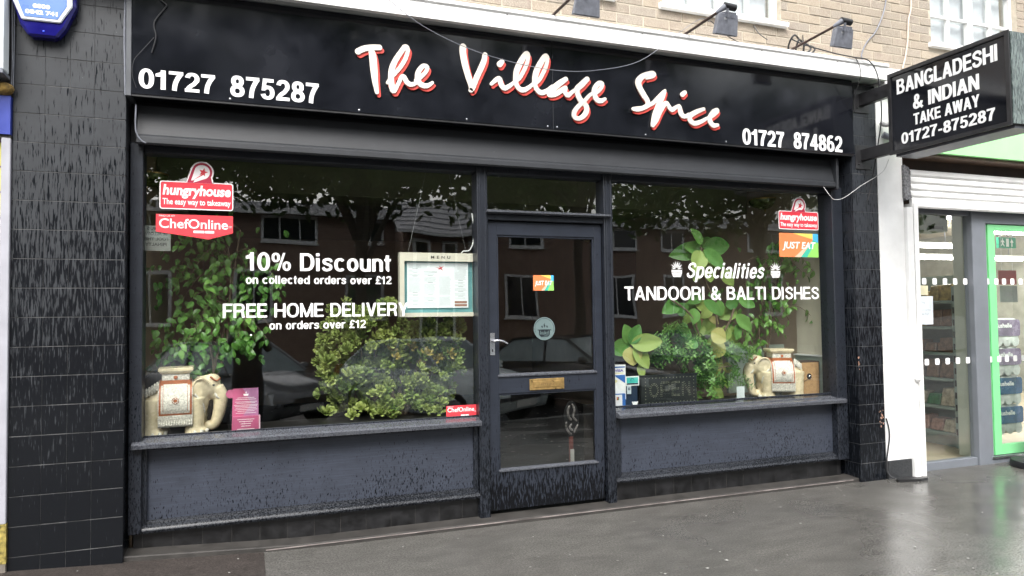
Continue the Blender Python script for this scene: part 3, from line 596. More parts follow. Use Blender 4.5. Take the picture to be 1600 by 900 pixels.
def chef(x0,x1,z0,z1,zt,xt,label,small=False):
    y=GY; s=MB().prism([(x0,z0),(xt,zt),(x1,z0),(x1,z1),(x0,z1)] if not small else [(x0,z0),(x1,z0),(x1,z1),(x0,z1)],y-.0005,y).build('sticker',mat('red chef sticker',(.68,.045,.06),.4,var=.05),SF,label=label)
    w=x1-x0;h=z1-z0
    tx=lambda t,a,b2,c,e,bo: text(t,x0+a*w,x0+b2*w,z0+c*h,z0+e*h,y-.0010,WS,s,name='print',bold=bo*.4,th=.0004)
    tx('ChefOnline',.04,.93,.22 if not small else .40,.76 if not small else .82,.03); tx('FIND US AT',.04,.24,.86,.95,.02); 
    tx('.COM',.935,.985,.3,.42,.0)
    MB().prism(rrect(x0+.48*w,x0+.62*w,z0+.0*h-.004,z0+.10*h,.003),y-.0010,y-.0006).prism(rrect(x0+.63*w,x0+.75*w,z0+.0*h-.004,z0+.10*h,.003),y-.0010,y-.0006).build('print',WS,s)
chef(-.513,-.087,1.915,2.020,1.874,-.225,'red arrow-bottomed ordering sticker under the hungry house one')
chef(1.250,1.461,.716,.786,.70,1.4,'small red ordering sticker in the corner of the left window',True)
def justeat(x0,x1,z0,z1,y,par,label):
    w=x1-x0;h=z1-z0; J=[mat('orange print',(.75,.20,.07),.4,var=.04),mat('yellow print',(.72,.55,.12),.4,var=.04),mat('sky blue print',(.06,.38,.68),.4,var=.04),mat('teal print',(.05,.42,.30),.4,var=.04),mat('lime print',(.25,.58,.12),.4,var=.04),mat('peach print',(.70,.45,.32),.4,var=.04)]
    s=MB().prism(rrect(x0,x1,z0,z1,.006),y-.0004,y).build('sticker',J[0],par,label=label)
    F=lambda l:[(x0+a*w,z0+c*h) for a,c in l]
    for l,mi in (([(.35,1),(.86,1),(.86,.76)],1),([(.86,1),(1,1),(1,.62),(.86,.74)],2),([(.86,.74),(.84,.66),(.54,0),(.70,0),(1,.62)],3),([(.92,.64),(.70,0),(1,0),(1,.62)],4),([(.84,.70),(.38,0),(.54,0)],5)):
        b=MB(); flat(b,F(l),y-.0006-mi*.0001); b.build('print',J[mi],s)
    text('JUST EAT',x0+.08*w,x0+.93*w,z0+.36*h,z0+.64*h,y-.0014,WS,s,name='print',bold=.02,shear=.2,th=.0002)
justeat(4.058,4.460,1.838,2.034,GY,SF,'large multicoloured ordering sticker in the right window')
justeat(1.890,2.048,1.563,1.672,.1755,door,'small multicoloured ordering sticker on the door glass')
# round pot sticker on the door
y=.1755; KG=mat('grey green sticker',(.12,.17,.17),.5,var=.05); KD=mat('dark sticker print',(.01,.015,.02),.5)
cx,cz,r=1.971,1.293,.082
s=MB().prism([(cx+r*math.cos(R(k*12)),cz+r*math.sin(R(k*12))) for k in range(30)],y-.0004,y).build('sticker',KG,door,label='round grey sticker with a steaming pot')
b=MB()
for k in range(48):
    a=R(k*7.5); 
    if -125<((k*7.5+90)%360-180)<125 and not (200<k*7.5<340): flat(b,[(cx+q*math.cos(a+d),cz+q*math.sin(a+d)) for q,d in ((r*.86,-.03),(r*.92,-.03),(r*.92,.03),(r*.86,.03))],y-.0008)
flat(b,[(cx-.052,cz-.006),(cx+.052,cz-.006),(cx+.052,cz-.012),(cx+.043,cz-.012),(cx+.040,cz-.045),(cx+.026,cz-.058),(cx-.026,cz-.058),(cx-.040,cz-.045),(cx-.043,cz-.012),(cx-.052,cz-.012)],y-.0008)
for dx,hh in ((-.018,.022),(0,.04),(.02,.022)):
    flat(b,[(cx+dx,cz+.004),(cx+dx+.008,cz+.004+hh*.4),(cx+dx+.002,cz+.004+hh*.65),(cx+dx+.003,cz+.004+hh),(cx+dx-.006,cz+.004+hh*.55),(cx+dx-.002,cz+.004+hh*.3)],y-.0008)
b.build('print',KD,s)
text('kukd',cx-.032,cx+.032,cz-.042,cz-.014,y-.0012,KG,s,name='print',bold=.01,th=.0003)
text('.com',cx-.006,cx+.024,cz-.054,cz-.047,y-.0012,KG,s,name='print',th=.0003)
# parking notice seen from behind in the left window
NT=mat('grey notice paper',(.17,.18,.165),.6); NK=mat('faded notice print',(.04,.042,.045),.6)
s=MB().prism([(-.571,1.800),(-.433,1.800),(-.433,1.949),(-.571,1.949)],.184,.1845).build('notice',NT,SF,label='grey notice seen from its back beside the ficus')
for t,a,b2,zz in (('MUS',-.56,-.50,1.925),('BE ALLOW',-.57,-.45,1.893),('TOOL THE',-.57,-.44,1.862),('PENALTY',-.57,-.455,1.830)):
    text(t,a,b2,zz,zz+.018,.1835,NK,s,name='print',bold=.03,flip=True,th=.0003)

# ================================================================ fascia sign
FS=thing('fascia_sign','long glossy black shop sign reading The Village Spice with two phone numbers','shop sign',(2,-.03,2.67))
box('sign_board',-.618,1.9705,-.030,.14,2.668,3.285,M['blackgloss'],FS,bevel=.002)
box('sign_board',1.9725,4.660,-.030,.14,2.668,3.285,M['blackgloss'],FS,bevel=.002)
box('edge_trim',-.646,-.6185,-.034,.14,2.655,3.290,mat('dull edge trim',(.07,.075,.085),.5),FS,bevel=.002)
box('bottom_trim',-.618,4.66,-.026,.0,2.657,2.6675,M['black'],FS)
for x in (-.1,.65,1.35,1.93,2.0,2.7,3.4,4.1): MB().lathe([(0,-.004),(.006,-.003),(.007,0)],(x,-.030,2.685),10,axis='y').build('screw',M['chrome'],FS)
for t,a,b2,z0,z1 in (('01727',-.581,-.181,2.705,2.816),('875287',-.099,.406,2.702,2.826),('01727',3.553,3.949,2.677,2.800),('874862',4.042,4.536,2.679,2.808)):
    sign(t,a,b2,z0,z1,-.0301,V,FS,name='digit',T=.195,H=.165,gap=.06,th=.0025,each=True,label='white digit')
def stroke(b,pts,y0,y1,dx=0,dz=0):
    P=spline([(x,z,w) for x,z,w in pts],7) if len(pts)>2 else spline([pts[0],tuple((p+q)/2 for p,q in zip(pts[0],pts[1])),pts[1]],5)
    n=len(P)
    Lf=[];Rt=[]
    for i,p in enumerate(P):
        a=P[max(0,i-1)]; c=P[min(n-1,i+1)]; d=Vector((c.x-a.x,c.y-a.y)); d=d.normalized() if d.length>1e-9 else Vector((1,0)); q=Vector((-d.y,d.x)); h=abs(p.z)/2
        Lf.append((p.x+dx+q.x*h,p.y+dz+q.y*h)); Rt.append((p.x+dx-q.x*h,p.y+dz-q.y*h))
    for i in range(n-1):
        qd=[Lf[i],Lf[i+1],Rt[i+1],Rt[i]]
        b.prism(qd,y0-i*.00004,y1)
    for i,p in enumerate(P):
        if i%3==0 or i==n-1:
            h=abs(p.z)/2*.985; b.prism([(p.x+dx+h*math.cos(R(k*30)),p.y+dz+h*math.sin(R(k*30))) for k in range(12)],y0-.002-i*.00004,y1)
for ch,strokes in SCRIPT:
    w=MB(); s_=MB()
    for q in (strokes[1:] if ch=='i' else strokes):
        stroke(w,q,-.046,-.040); stroke(s_,q,-.036,-.0312,.0145,-.0165)
    o=w.build('letter',M['cream'],FS,label='white brush script letter '+ch)
    s_.build('letter_shade',M['red'],o)
    if ch=='i':
        w=MB(); s_=MB(); stroke(w,strokes[0],-.046,-.040); stroke(s_,strokes[0],-.036,-.0312,.0145,-.0165)
        o=w.build('letter_dot',M['cream'],FS); s_.build('letter_shade',M['red'],o)

# ================================================================ white cornice over the sign
CN=thing('cornice','white timber cornice board running above the black sign','cornice',(2,-.14,3.28))
MB().prism([(-.140,3.282),(-.140,3.378),(-.146,3.384),(-.152,3.390),(-.152,3.412),(.098,3.418),(.098,3.300),(-.10,3.300),(-.10,3.282)],-6,4.935,axis='x').build('cornice_board',M['white'],CN,bevel=0)
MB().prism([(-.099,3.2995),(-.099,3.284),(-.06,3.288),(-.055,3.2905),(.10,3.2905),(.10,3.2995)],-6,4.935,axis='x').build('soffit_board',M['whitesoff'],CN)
for x in (.3,1.6,2.62,3.66,4.4): box('nail',x,x+.006,-.1435,-.1402,3.372,3.378,M['darkmetal'],CN)

# ================================================================ brick upper storey
BB=thing('brick_building','buff brick upper storey above the shops with white sash windows','building',(2,.1,3.3))
wins=[(.95,2.50,3.742,5.0),(2.955,4.070,3.742,5.0),(5.735,6.86,3.780,5.0)]
box('wall_core',-6,14,.1045,.35,3.30,3.742,M['mortar'],BB)
segs=[(-6,.95),(2.50,2.955),(4.07,5.735),(6.86,14)]
for a,b_ in segs: box('wall_core',a,b_,.1045,.35,3.742,5.0,M['mortar'],BB)
box('wall_core',-6,14,.1045,.35,5.0,6.6,M['mortar'],BB)
box('wall_core',5.735,6.86,.1045,.35,3.742,3.780,M['mortar'],BB)
bp=MB().box(-.1075,.1075,0,.10,-.0325,.0325).build('brick',M['brick'],None,bevel=.002); bm_=bp.data; bpy.data.objects.remove(bp)
hf=MB().box(-.051,.051,0,.10,-.0325,.0325).build('brick',M['brick'],None,bevel=.002); hm_=hf.data; bpy.data.objects.remove(hf)
rest=MB(); nb=0
for r_ in range(42):
    z=3.43+r_*.0755
    x=-5.9+(.1125 if r_%2 else 0)
    while x<13.5:
        x+=.2255
        spans=[(x-.1075,x+.1075)]
        for (wa,wb,wz0,wz1) in wins:
            if wz0-.02<z+.03 and z-.03<wz1:
                ns=[]
                for a,b_ in spans:
                    if b_<wa or a>wb: ns.append((a,b_)); continue
                    if a<wa-.03: ns.append((a,wa-.002))
                    if b_>wb+.03: ns.append((wb+.002,b_))
                spans=ns
        for a,b_ in spans:
            vis=(z<3.43+ .0755*11) and .55<x<7.3 and not (z>3.44+(x-.4)*.16+.07)
            if vis and nb<296:
                full=b_-a>.2
                o=place('brick',bm_ if full else hm_,BB,((a+b_)/2,.1+random.uniform(-.002,.002),z),(0,0,0),(1 if full else (b_-a)/.102,1,1)); nb+=1
            else: rest.box(a,b_,.1,.1040,z-.0325,z+.0325)
o=rest.build('brick_courses',M['brick'],BB); o['kind']='stuff'
NBR=nb
UG=glassmat('upper window glass',boost=2.2)
CURT=mat('pale net curtain',(.55,.57,.60),.9,var=.08,scale=9)
def sash(x0,x1,z0,z1,label,div):
    f=MB(); y0=.15; y1=.20; t=.045
    f.box(x0,x0+t,y0,y1,z0,z1).box(x1-t,x1,y0,y1,z0,z1).box(x0+t,x1-t,y0,y1,z0,z0+t).box(x0+t,x1-t,y0,y1,z1-t,z1)
    fr=f.build('window',M['white'],BB,bevel=.003,label=label)
    xm=(x0+x1)/2
    box('meeting_stile',xm-.03,xm+.03,y0-.004,y1-.001,z0+t,z1-t,M['white'],fr,bevel=.003)
    for a,b_ in ((x0+t,xm-.03),(xm+.03,x1-t)):
        c=(a+b_)/2; box('glazing_bar',c-.013,c+.013,y0+.006,y1-.01,z0+t,z1-t,M['white'],fr)
        for zz in div: box('glazing_bar',a,b_,y0+.004,y1-.012,zz-.012,zz+.012,M['white'],fr)
    pane('pane',x0+t,x1-t,.186,z0+t,z1-t,fr,UG)
    box('net_curtain',x0+t,x1-t,.24,.245,z0+t,z1-t,CURT,fr)
    MB().prism([(.06,z0-.045),(.055,z0-.012),(.07,z0-.004),(.150,z0+.006),(.150,z0-.045)],x0-.04,x1+.04,axis='x').build('window_sill',M['white'],fr)
sash(.95,2.50,3.742,5.0,'sash window above the left floodlight, only its sill in view',[4.05,4.36])
sash(2.955,4.07,3.742,5.0,'sash window above the middle floodlight',[4.05,4.36])
sash(5.735,6.86,3.780,5.0,'sash window behind the hanging sign',[4.06,4.36])
# ================================================================ restaurant interior (dark room behind the glass)
INW=mat('brown interior wall',(.46,.35,.25),.8,var=.15,scale=3)
INC=mat('cream interior wall',(.62,.58,.47),.8,var=.06,scale=3)
SAGE=mat('sage grey panelling',(.36,.42,.36),.6,var=.08,scale=3)
OLIVE=mat('olive soffit paint',(.19,.19,.12),.8,var=.1)
def carpet():
    m,nt,b=newmat('dark patterned carpet'); v=N(nt,'ShaderNodeTexVoronoi',Scale=7.); nt.links.new(pos(nt),v.inputs['Vector']); n=noise(nt,pos(nt),60,2)
    f=mathn(nt,'MULTIPLY',mrange(nt,v.outputs['Distance'],.16,.10),mathn(nt,'GREATER_THAN',n,.48)); nt.links.new(mixc(nt,f,(.012,.014,.014),(.3,.29,.26)),b.inputs['Base Color']); b.inputs['Roughness'].default_value=.95; return m
S=lambda n,x0,x1,y0,y1,z0,z1,m: box(n,x0,x1,y0,y1,z0,z1,m,kind='structure')
S('floor',-.64,4.9,.23,7.2,-.05,.045,carpet())
S('ceiling',-.64,4.9,.29,7.2,2.62,2.75,mat('dim ceiling',(.20,.19,.15),.9))
S('soffit',-.63,4.64,1.3,1.75,2.36,2.62,OLIVE)
S('wall_left',-.76,-.64,.265,7.2,.0,2.62,mat('warm brown side wall',(.60,.47,.33),.8,var=.08,scale=3)); S('wall_back',-.64,4.9,7.2,7.3,.0,2.62,INW)
S('wall_right',4.645,4.78,.265,.66,.0,2.62,INC); S('wall_right_far',4.70,4.83,.66,7.2,.0,2.62,mat('magnolia brown wall',(.62,.50,.38),.8,var=.08,scale=3))
S('wall_outer_left',-1.19,-.655,.31,.45,-.1,3.3,M['dust'])
S('dado',4.615,4.643,.265,.655,.0,1.0,SAGE); S('dado_rail',4.60,4.643,.265,.66,1.0,1.012,M['white'])
S('skirting',-.638,-.61,.265,5,.70,1.02,mat('dark timber panelling',(.045,.032,.025),.6))
S('display_ledge_left',-.60,1.46,.205,.66,.62,.690,mat('display shelf',(.016,.015,.014),.45)); S('display_ledge_right',2.50,4.60,.205,.66,.60,.672,mat('display shelf right',(.016,.015,.014),.45))
DKP=mat('dark skirting paint',(.03,.025,.022),.6)
S('ledge_front_left',-.60,1.46,.64,.66,.05,.62,DKP); S('ledge_front_right',2.50,4.60,.64,.66,.05,.60,DKP)
S('cabinet_back',4.0,4.62,.80,.83,.672,1.09,SAGE)
S('doorway',4.10,4.69,3.55,3.6,.045,2.45,mat('near black doorway',(.012,.011,.010),.5))
def sconce(name_label,loc,rz,rad=.15,m=None):
    t=thing('wall_lamp',name_label,'wall lamp',loc)
    prof=[(rad*math.cos(R(a)),-rad*.62*math.sin(R(a))) for a in range(0,91,9)]
    o=MB().lathe(prof+[(0.0,-rad*.62)],loc,22,a0=0,a1=math.pi).build('lamp_bowl',m,t,smooth=True); 
    MB().lathe([(rad*1.03,-.004),(rad*1.05,.006),(rad*.95,.008),(rad*.93,-.002)],loc,22,a0=0,a1=math.pi).build('rim',M['brass'],t,smooth=True)
    MB().tube([(loc[0],loc[1],loc[2]-rad*.62),(loc[0],loc[1],loc[2]-rad*.8)],[.012,.004]).build('finial',M['brass'],t)
    t.rotation_euler=(0,0,rz); return t
GB=mat('green and gold glass bowl',(.22,.28,.10),.2,.2,var=.6,scale=25)
sconce('green and gold half bowl lamp on the brown side wall beside the plant tops',(4.698,1.10,2.47),R(90),.15,GB)
sconce('half bowl lamp on the brown wall at the upper left of the left window',(-.638,.80,2.36),R(-90),.13,GB)
sconce('small dark half bowl lamp deep in the room on the back partition',(4.02,3.58,2.36),R(180),.12,GB)

# ================================================================ china elephants
CHI=mat('cream glazed china',(.72,.61,.41),.28,var=.22,scale=9); CHW=mat('white relief china',(.72,.68,.60),.4,var=.25,scale=90,bmp=.9,bscale=160)
RUST=mat('rust glaze',(.42,.13,.05),.35,var=.25,scale=20); CHP=mat('pinkish buff china',(.56,.40,.27),.35,var=.25,scale=12)
def elephant(label,origin,mirror,rz,body):
    sx=-1 if mirror else 1; ox,oy,oz=origin
    t=thing('china_elephant',label,'elephant ornament',origin)
    L=lambda x,y,z:(ox+sx*(x-.24),oy+y,oz+z)
    b=MB()
    E=lambda x,y,z,rx,ry,rz_,rot=None: b.ell(L(x,y,z),(rx,ry,rz_),20,12,rot=rot)
    E(.19,0,.205,.165,.105,.115); E(.095,0,.19,.098,.102,.122); E(.285,0,.20,.085,.095,.105)
    for x,y in ((.055,-.052),(.075,.055),(.285,-.050),(.305,.055)):
        b.tube([L(x,y,.22),L(x,y,.12),L(x,y,.05),L(x,y,.0)],[.064,.056,.052,.060],16); b.ell(L(x+.012,y,.022),(.062,.055,.022),16,8)
    E(.355,0,.275,.072,.062,.078); E(.385,0,.315,.050,.048,.045); E(.395,0,.245,.045,.045,.05)
    b.tube([L(*p) for p in spline([(.405,0,.27),(.432,0,.22),(.430,0,.15),(.415,0,.085),(.395,0,.042),(.365,0,.035),(.345,0,.060)],5)],[.05-.029*i/30 for i in range(31)],14)
    b.ell(L(.345,0,.215),(.035,.035,.03),12,8)
    for s in (-1,1):
        b.ell(L(.320,s*.068,.275),(.062,.014,.068),18,10,rot=Matrix.Rotation(R(-18*s*sx),3,'Z'))
        b.ell(L(.300,s*.077,.240),(.035,.012,.045),14,8)
    b.tube([L(.0,0,.24),L(-.008,0,.17),L(.004,0,.11)],[.014,.010,.014],8)
    o=b.build('body',body,t,smooth=True); rm=o.modifiers.new('remesh','REMESH'); rm.mode='VOXEL'; rm.voxel_size=.0055; rm.use_smooth_shade=True
    sm=o.modifiers.new('smooth','SMOOTH'); sm.iterations=5; sm.factor=.6
    for s in (-1,1):
        MB().tube([L(*p) for p in spline([(.398,s*.035,.245),(.415,s*.042,.215),(.432,s*.040,.208)],4)],[.009,.009,.008,.008,.007,.006,.005,.004,.002],8).build('tusk',CHW,t,smooth=True)
        # ear inner fold
        MB().tube([L(*p) for p in spline([(.285,s*.088,.235),(.272,s*.088,.275),(.292,s*.089,.325),(.335,s*.087,.335),(.368,s*.082,.305)],5)],.0055,8).build('ear_rim',body,t,smooth=True)
        MB().ell(L(.392,s*.052,.292),(.008,.005,.006),10,6).build('eye',M['black'],t,smooth=True)
    for x,y in ((.055,-.052),(.285,-.050)):
        for k in range(4):
            a=R(-100+38*k); MB().ell(L(x+.012+.060*math.cos(a),y+.052*math.sin(a)*1.0,.016),(.012,.009,.013),8,6).build('toenail',CHW,t,smooth=True)
    MB().tube([L(*p) for p in spline([(.372,-.052,.345),(.405,-.045,.318),(.425,-.02,.325),(.428,0,.33)],4)],.006,8).build('headband',RUST,t,smooth=True)
    MB().tube([L(*p) for p in spline([(.285,-.095,.245),(.325,-.085,.19),(.338,-.06,.135),(.330,-.03,.115)],4)],.008,8).build('neck_garland',CHW,t,smooth=True)
    for k in range(5): MB().ell(L(.022+.015*k,-.070-.008*k,.262+.010*k),(.009,.006,.030),8,6).build('carved_drape',CHW,t,smooth=True)
    # draped saddle cloth: curved shell over the back, rust border, white field, medallion
    def shell(x0,x1,z0,off,m,nm,z1=.315):
        bb=MB(); n=12; vs=[]
        prof=[]
        for s in (-1,):
            pass
        pts=[(-.118-off*.5,z0),(-.125-off,.16),(-.122-off,.22),(-.105-off,.275),(-.075-off*.6,.31+off),(0,.33+off),(.075+off*.6,.31+off),(.105+off,.275),(.122+off,.22),(.125+off,.16),(.118+off*.5,z0)]
        pts=[p for p in pts]
        inner=[(y*.93,z-.006) for y,z in pts]
        poly=pts+inner[::-1]; k=len(poly); 
        vs=[L(x,y,z) for x in (x0,x1) for y,z in poly]; m_=len(pts)
        fs=[]
        for i in range(k): j=(i+1)%k; fs.append((i,j,j+k,i+k))
        for side in (0,k):
            for i in range(m_-1): fs.append((side+i,side+i+1,side+k-2-i,side+k-1-i))
        return bb.add(vs,fs).build(nm,m,t,smooth=True)
    shell(.085,.275,.062,.0,CHW,'fringe'); shell(.090,.270,.118,.005,RUST,'cloth_border'); shell(.101,.259,.130,.008,CHW,'cloth_band'); shell(.112,.248,.142,.0105,RUST,'cloth_line'); shell(.1145,.2455,.1445,.0125,CHW,'saddle_cloth')
    for s in (-1,1):
        y=s*.139
        b=MB(); c=L(.18,y,.215); b.lathe([(0,-.004),(.017,-.0035),(.020,0),(.0,.001)],c,14,axis='y'); b.build('medallion',RUST,t)
        for k in range(8):
            c2=(c[0]+.0135*math.cos(k*.785),c[1]+s*.0035,c[2]+.0135*math.sin(k*.785)); 
            if s<0: MB().ell(c2,(.0045,.003,.0045),8,6).build('petal',CHW,t)
        for k in range(14):
            x=.091+k*.0137
            if s<0: MB().tube([L(x,-.1185,.098),L(x,-.1205,.068)],[.0038,.0050],6).build('tassel',CHW,t)
        c=L(.18,s*.094,.352); MB().lathe([(0,-.003),(.010,-.002),(.012,0),(0,.001)],c,10,axis='y').build('medallion',RUST,t)
    # howdah seat
    def tier(x0,x1,hy,z0,z1,m,nm,x2=None,x3=None,hy2=None):
        if x2 is None: x2,x3,hy2=x0,x1,hy
        vs=[L(x0,-hy,z0),L(x1,-hy,z0),L(x1,hy,z0),L(x0,hy,z0),L(x2,-hy2,z1),L(x3,-hy2,z1),L(x3,hy2,z1),L(x2,hy2,z1)]
        return MB().add(vs,[(0,1,2,3),(4,5,6,7),(0,1,5,4),(1,2,6,5),(2,3,7,6),(3,0,4,7)]).build(nm,m,t,bevel=.003)
    tier(.098,.262,.090,.300,.334,RUST,'seat_base'); tier(.104,.256,.088,.3345,.372,CHW,'seat_neck')
    tier(.104,.256,.092,.3725,.388,CHI,'seat_flare',.086,.276,.105); tier(.084,.278,.107,.3882,.408,CHI,'seat_top')
    t.rotation_euler=(0,0,rz); return t
elephant('cream china elephant facing right, rust trimmed saddle, left window corner',(-.355,.365,.690),False,R(3),CHI)
elephant('china elephant with pinkish head facing left beside the wooden speaker',(4.135,.40,.672),True,R(-24),CHP if 0 else CHI)

# ================================================================ things standing in the windows
PK=mat('pink leaflet print',(.46,.10,.20),.35,var=.25,scale=4); PK2=mat('mauve leaflet print',(.38,.16,.30),.35,var=.2,scale=4)
t=thing('leaflet_holder','pink and mauve leaflet holder standing to the right of the left elephant','leaflet holder',(-.025,.30,.69))
t_=(-.10,.065)
MB().prism([(-.095,.690),(.062,.690),(.062,.955),(-.088,.955)],.300,.306).build('back_card',PK,t)
MB().prism([(-.103+.026*math.cos(R(k*24)),.945-.022+.026*math.sin(R(k*24))) for k in range(15)],.3015,.3055).build('round_tab',PK,t)
b=MB(); flat(b,[(-.03,.955),(.062,.955),(.062,.78),(-.07,.69),(-.09,.69),(.02,.86)],.2995); b.build('print',PK2,t)
box('front_pocket',-.088,.064,.262,.298,.690,.785,PK,t,bevel=.002); box('pocket_side',.0642,.072,.255,.304,.690,.785,mat('pale pocket edge',(.6,.42,.48),.4),t)
for k,(w_,zz) in enumerate([(.05,.895),(.06,.885),(.065,.87),(.055,.862),(.07,.85),(.065,.842),(.06,.832),(.066,.822),(.05,.812),(.06,.80)]): MB().box(-.012-w_,-.012+w_,.2988,.2992,zz,zz+.0022).build('print',WS,t)
for k,(w_,zz) in enumerate([(.05,.765),(.04,.752),(.03,.738),(.028,.724),(.05,.706)]): MB().box(-.012-w_,-.012+w_,.2612,.2616,zz,zz+.0028).build('print',WS,t)
b=MB(); flat(b,[(-.028,.92),(.004,.92),(.0,.908),(-.024,.908)],.2985); flat(b,[(-.015,.924),(-.008,.924),(-.010,.938)],.2985); b.build('print',WS,t)
# menu light box
t=thing('menu_case','cream illuminated MENU case hanging in the left window','menu board',(1.22,.24,1.39))
MC=mat('cream metal case',(.66,.62,.52),.4,var=.05); TQ=mat('turquoise backing',(.13,.33,.35),.4,var=.15)
b=MB().box(.950,.982,.225,.28,1.388,1.822).box(1.468,1.495,.225,.28,1.388,1.822).box(.982,1.468,.225,.28,1.765,1.822).box(.982,1.468,.225,.28,1.388,1.416)
b.build('case',MC,t); box('backing',.9825,1.4675,.262,.279,1.4165,1.7645,TQ,t)
def lit_paper():
    return mat('back lit menu paper',(.72,.76,.77),.6,var=.02,emit=.12)
box('menu_sheet',1.006,1.434,.252,.256,1.448,1.755,lit_paper(),t)
text('MENU',1.165,1.300,1.783,1.802,.2245,M['darkmetal'],t,bold=.02,th=.001,space=1.9)
GP=mat('grey menu print',(.38,.40,.42),.7); b=MB(); rr=random.Random(5)
for cx,z0,z1 in ((1.06,1.46,1.735),(1.165,1.455,1.68),(1.27,1.46,1.66),(1.38,1.505,1.735)):
    z=z1
    while z>z0:
        hd=rr.random()<.12; w_=.018 if hd else rr.uniform(.028,.044); b.box(cx-(w_ if hd else .044),cx+w_,.2513,.2517,z,z+(.0035 if hd else .0016)); z-=.0072 if not hd else .011
b.box(1.118,1.215,.2512,.2517,1.690,1.696); o=b.build('menu_print',GP,t); o['kind']='stuff'
BR=mat('brown menu band',(.33,.17,.12),.6); box('menu_band',1.335,1.424,.2508,.2517,1.478,1.494,BR,t); box('menu_band',1.335,1.424,.2508,.2517,1.457,1.473,BR,t)
b=MB(); flat(b,[(1.20,1.725),(1.235,1.722),(1.225,1.738),(1.242,1.726),(1.262,1.733),(1.245,1.719),(1.258,1.700),(1.236,1.714),(1.222,1.708),(1.226,1.717)],.2510); b.build('menu_emblem',RED,t)
for p in ([(1.01,.24,1.821),(1.19,.24,2.60)],[(1.42,.24,1.821),(1.25,.24,2.60)]): MB().tube(p,.0005,4).build('hanging_wire',M['wcable'],t)
MB().tube(spline([(1.455,.215,2.10),(1.468,.215,2.0),(1.462,.215,1.90),(1.435,.22,1.843),(1.395,.23,1.838),(1.385,.24,1.820)],6),.0042,6).build('power_lead',M['white'],t,smooth=True)
# LED open sign
t=thing('led_sign','unlit black dot matrix OPEN sign at the foot of the right window','led sign',(3.09,.33,.672))
BK=mat('black sign face',(.018,.022,.022),.35,var=.2)
box('sign_case',2.838,3.345,.330,.37,.674,.912,BK,t,bevel=.006); box('rim',2.832,3.351,.3265,.3295,.905,.914,BK,t); box('rim',2.832,3.351,.3265,.3295,.672,.680,BK,t)
LED=mat('pale led',(.5,.5,.36),.3); b=MB()
def dot(x,z,r=.0028): b.ell((x,.3285,z),(r,.0015,r),6,4)
for k in range(15):
    x=2.875+k*.0312; dot(x,.888); dot(x,.700)
for k in range(1,7): dot(2.875,.700+k*.0268); dot(3.312,.700+k*.0268)
def seg(x0,z0,x1,z1,n):
    for k in range(n+1):
        for o_ in (0,1):
            dx=x1-x0;dz=z1-z0;l=math.hypot(dx,dz); dot(x0+dx*k/n-dz/l*.010*o_,z0+dz*k/n+dx/l*.010*o_,.0022)
for k in range(18):
    a=R(k*20); dot(2.95+.040*math.cos(a),.795+.052*math.sin(a),.0022); dot(2.95+.030*math.cos(a),.795+.042*math.sin(a),.0022)
seg(3.02,.745,3.02,.845,7); seg(3.02,.845,3.075,.845,4); seg(3.075,.845,3.085,.82,2); seg(3.085,.82,3.075,.795,2); seg(3.075,.795,3.02,.795,4)
seg(3.12,.745,3.12,.845,7); seg(3.12,.845,3.18,.845,5); seg(3.12,.795,3.17,.795,4); seg(3.12,.745,3.18,.745,5)
seg(3.215,.745,3.215,.845,7); seg(3.215,.845,3.275,.745,7); seg(3.275,.745,3.275,.845,7)
o=b.build('led_dots',LED,t); o['kind']='stuff'
# card payment display
BL=mat('blue card print',(.03,.13,.42),.4,var=.05); NV=mat('navy box',(.015,.03,.06),.4); TL=mat('teal tag print',(.06,.48,.42),.4); CY=mat('pale yellow print',(.75,.68,.35),.5)
t=thing('payment_sign','tall white and blue card payment sign standing beside the LED sign','payment sign',(2.62,.29,.672))
b=MB().prism([(2.566,.79),(2.62,.765),(2.678,.745),(2.678,1.006),(2.566,1.009)],.285,.292); b.build('card',mat('card white',(.8,.8,.78),.5),t)
MB().box(2.570,2.674,.2843,.2848,.984,.994).build('print',BL,t); text('VISA',2.585,2.66,.955,.973,.2845,mat('violet print',(.15,.12,.4),.5),t,name='print',bold=.05,th=.0005)
MB().prism([(2.575,.93),(2.674,.93),(2.674,.865)],.2843,.2848).build('print',BL,t); MB().prism([(2.575,.94),(2.66,.94),(2.66,.947),(2.575,.947)],.2843,.2848).build('print',CY,t); MB().ell((2.59,.2845,.885),(.017,.0006,.012),12,6).build('print',CY,t)
t=thing('leaflet_dispenser','blue and white leaflet pack under the card payment sign','leaflet pack',(2.60,.29,.672))
box('pack',2.570,2.660,.262,.284,.674,.792,BL,t); box('front_label',2.573,2.632,.2605,.2618,.680,.785,mat('pack white',(.75,.75,.78),.5),t)
CB=[mat('band '+n,c,.5) for n,c in (('red',(.5,.03,.03)),('green',(.05,.3,.06)),('orange',(.6,.3,.05)),('purple',(.2,.04,.2)))]
for k in range(4): box('print',2.585+.009*(k%2)*1.2,2.5955+.009*(k%2)*1.2,.2600,.2604,.745+.012*(k//2),.757+.012*(k//2),CB[k],t)
t=thing('tag_display','teal contactless pad on a navy box between the payment sign and the LED sign','display box',(2.74,.29,.672))
box('navy_box',2.668,2.785,.300,.35,.674,.86,NV,t); box('white_plate',2.682,2.800,.292,.2995,.842,.915,mat('plate white',(.75,.75,.75),.5),t,bevel=.003); box('teal_face',2.690,2.788,.2905,.2918,.864,.907,TL,t); box('dark_band',2.690,2.788,.2905,.2918,.853,.8625,NV,t)
MB().tube([(2.738+.013*math.cos(R(a)),.2902,.887+.013*math.sin(R(a))) for a in range(20,215,15)],.0018,5).build('print',NV,t)
box('small_tag',2.690,2.726,.288,.2915,.782,.845,mat('tag pale',(.55,.62,.66),.5),t,bevel=.004)
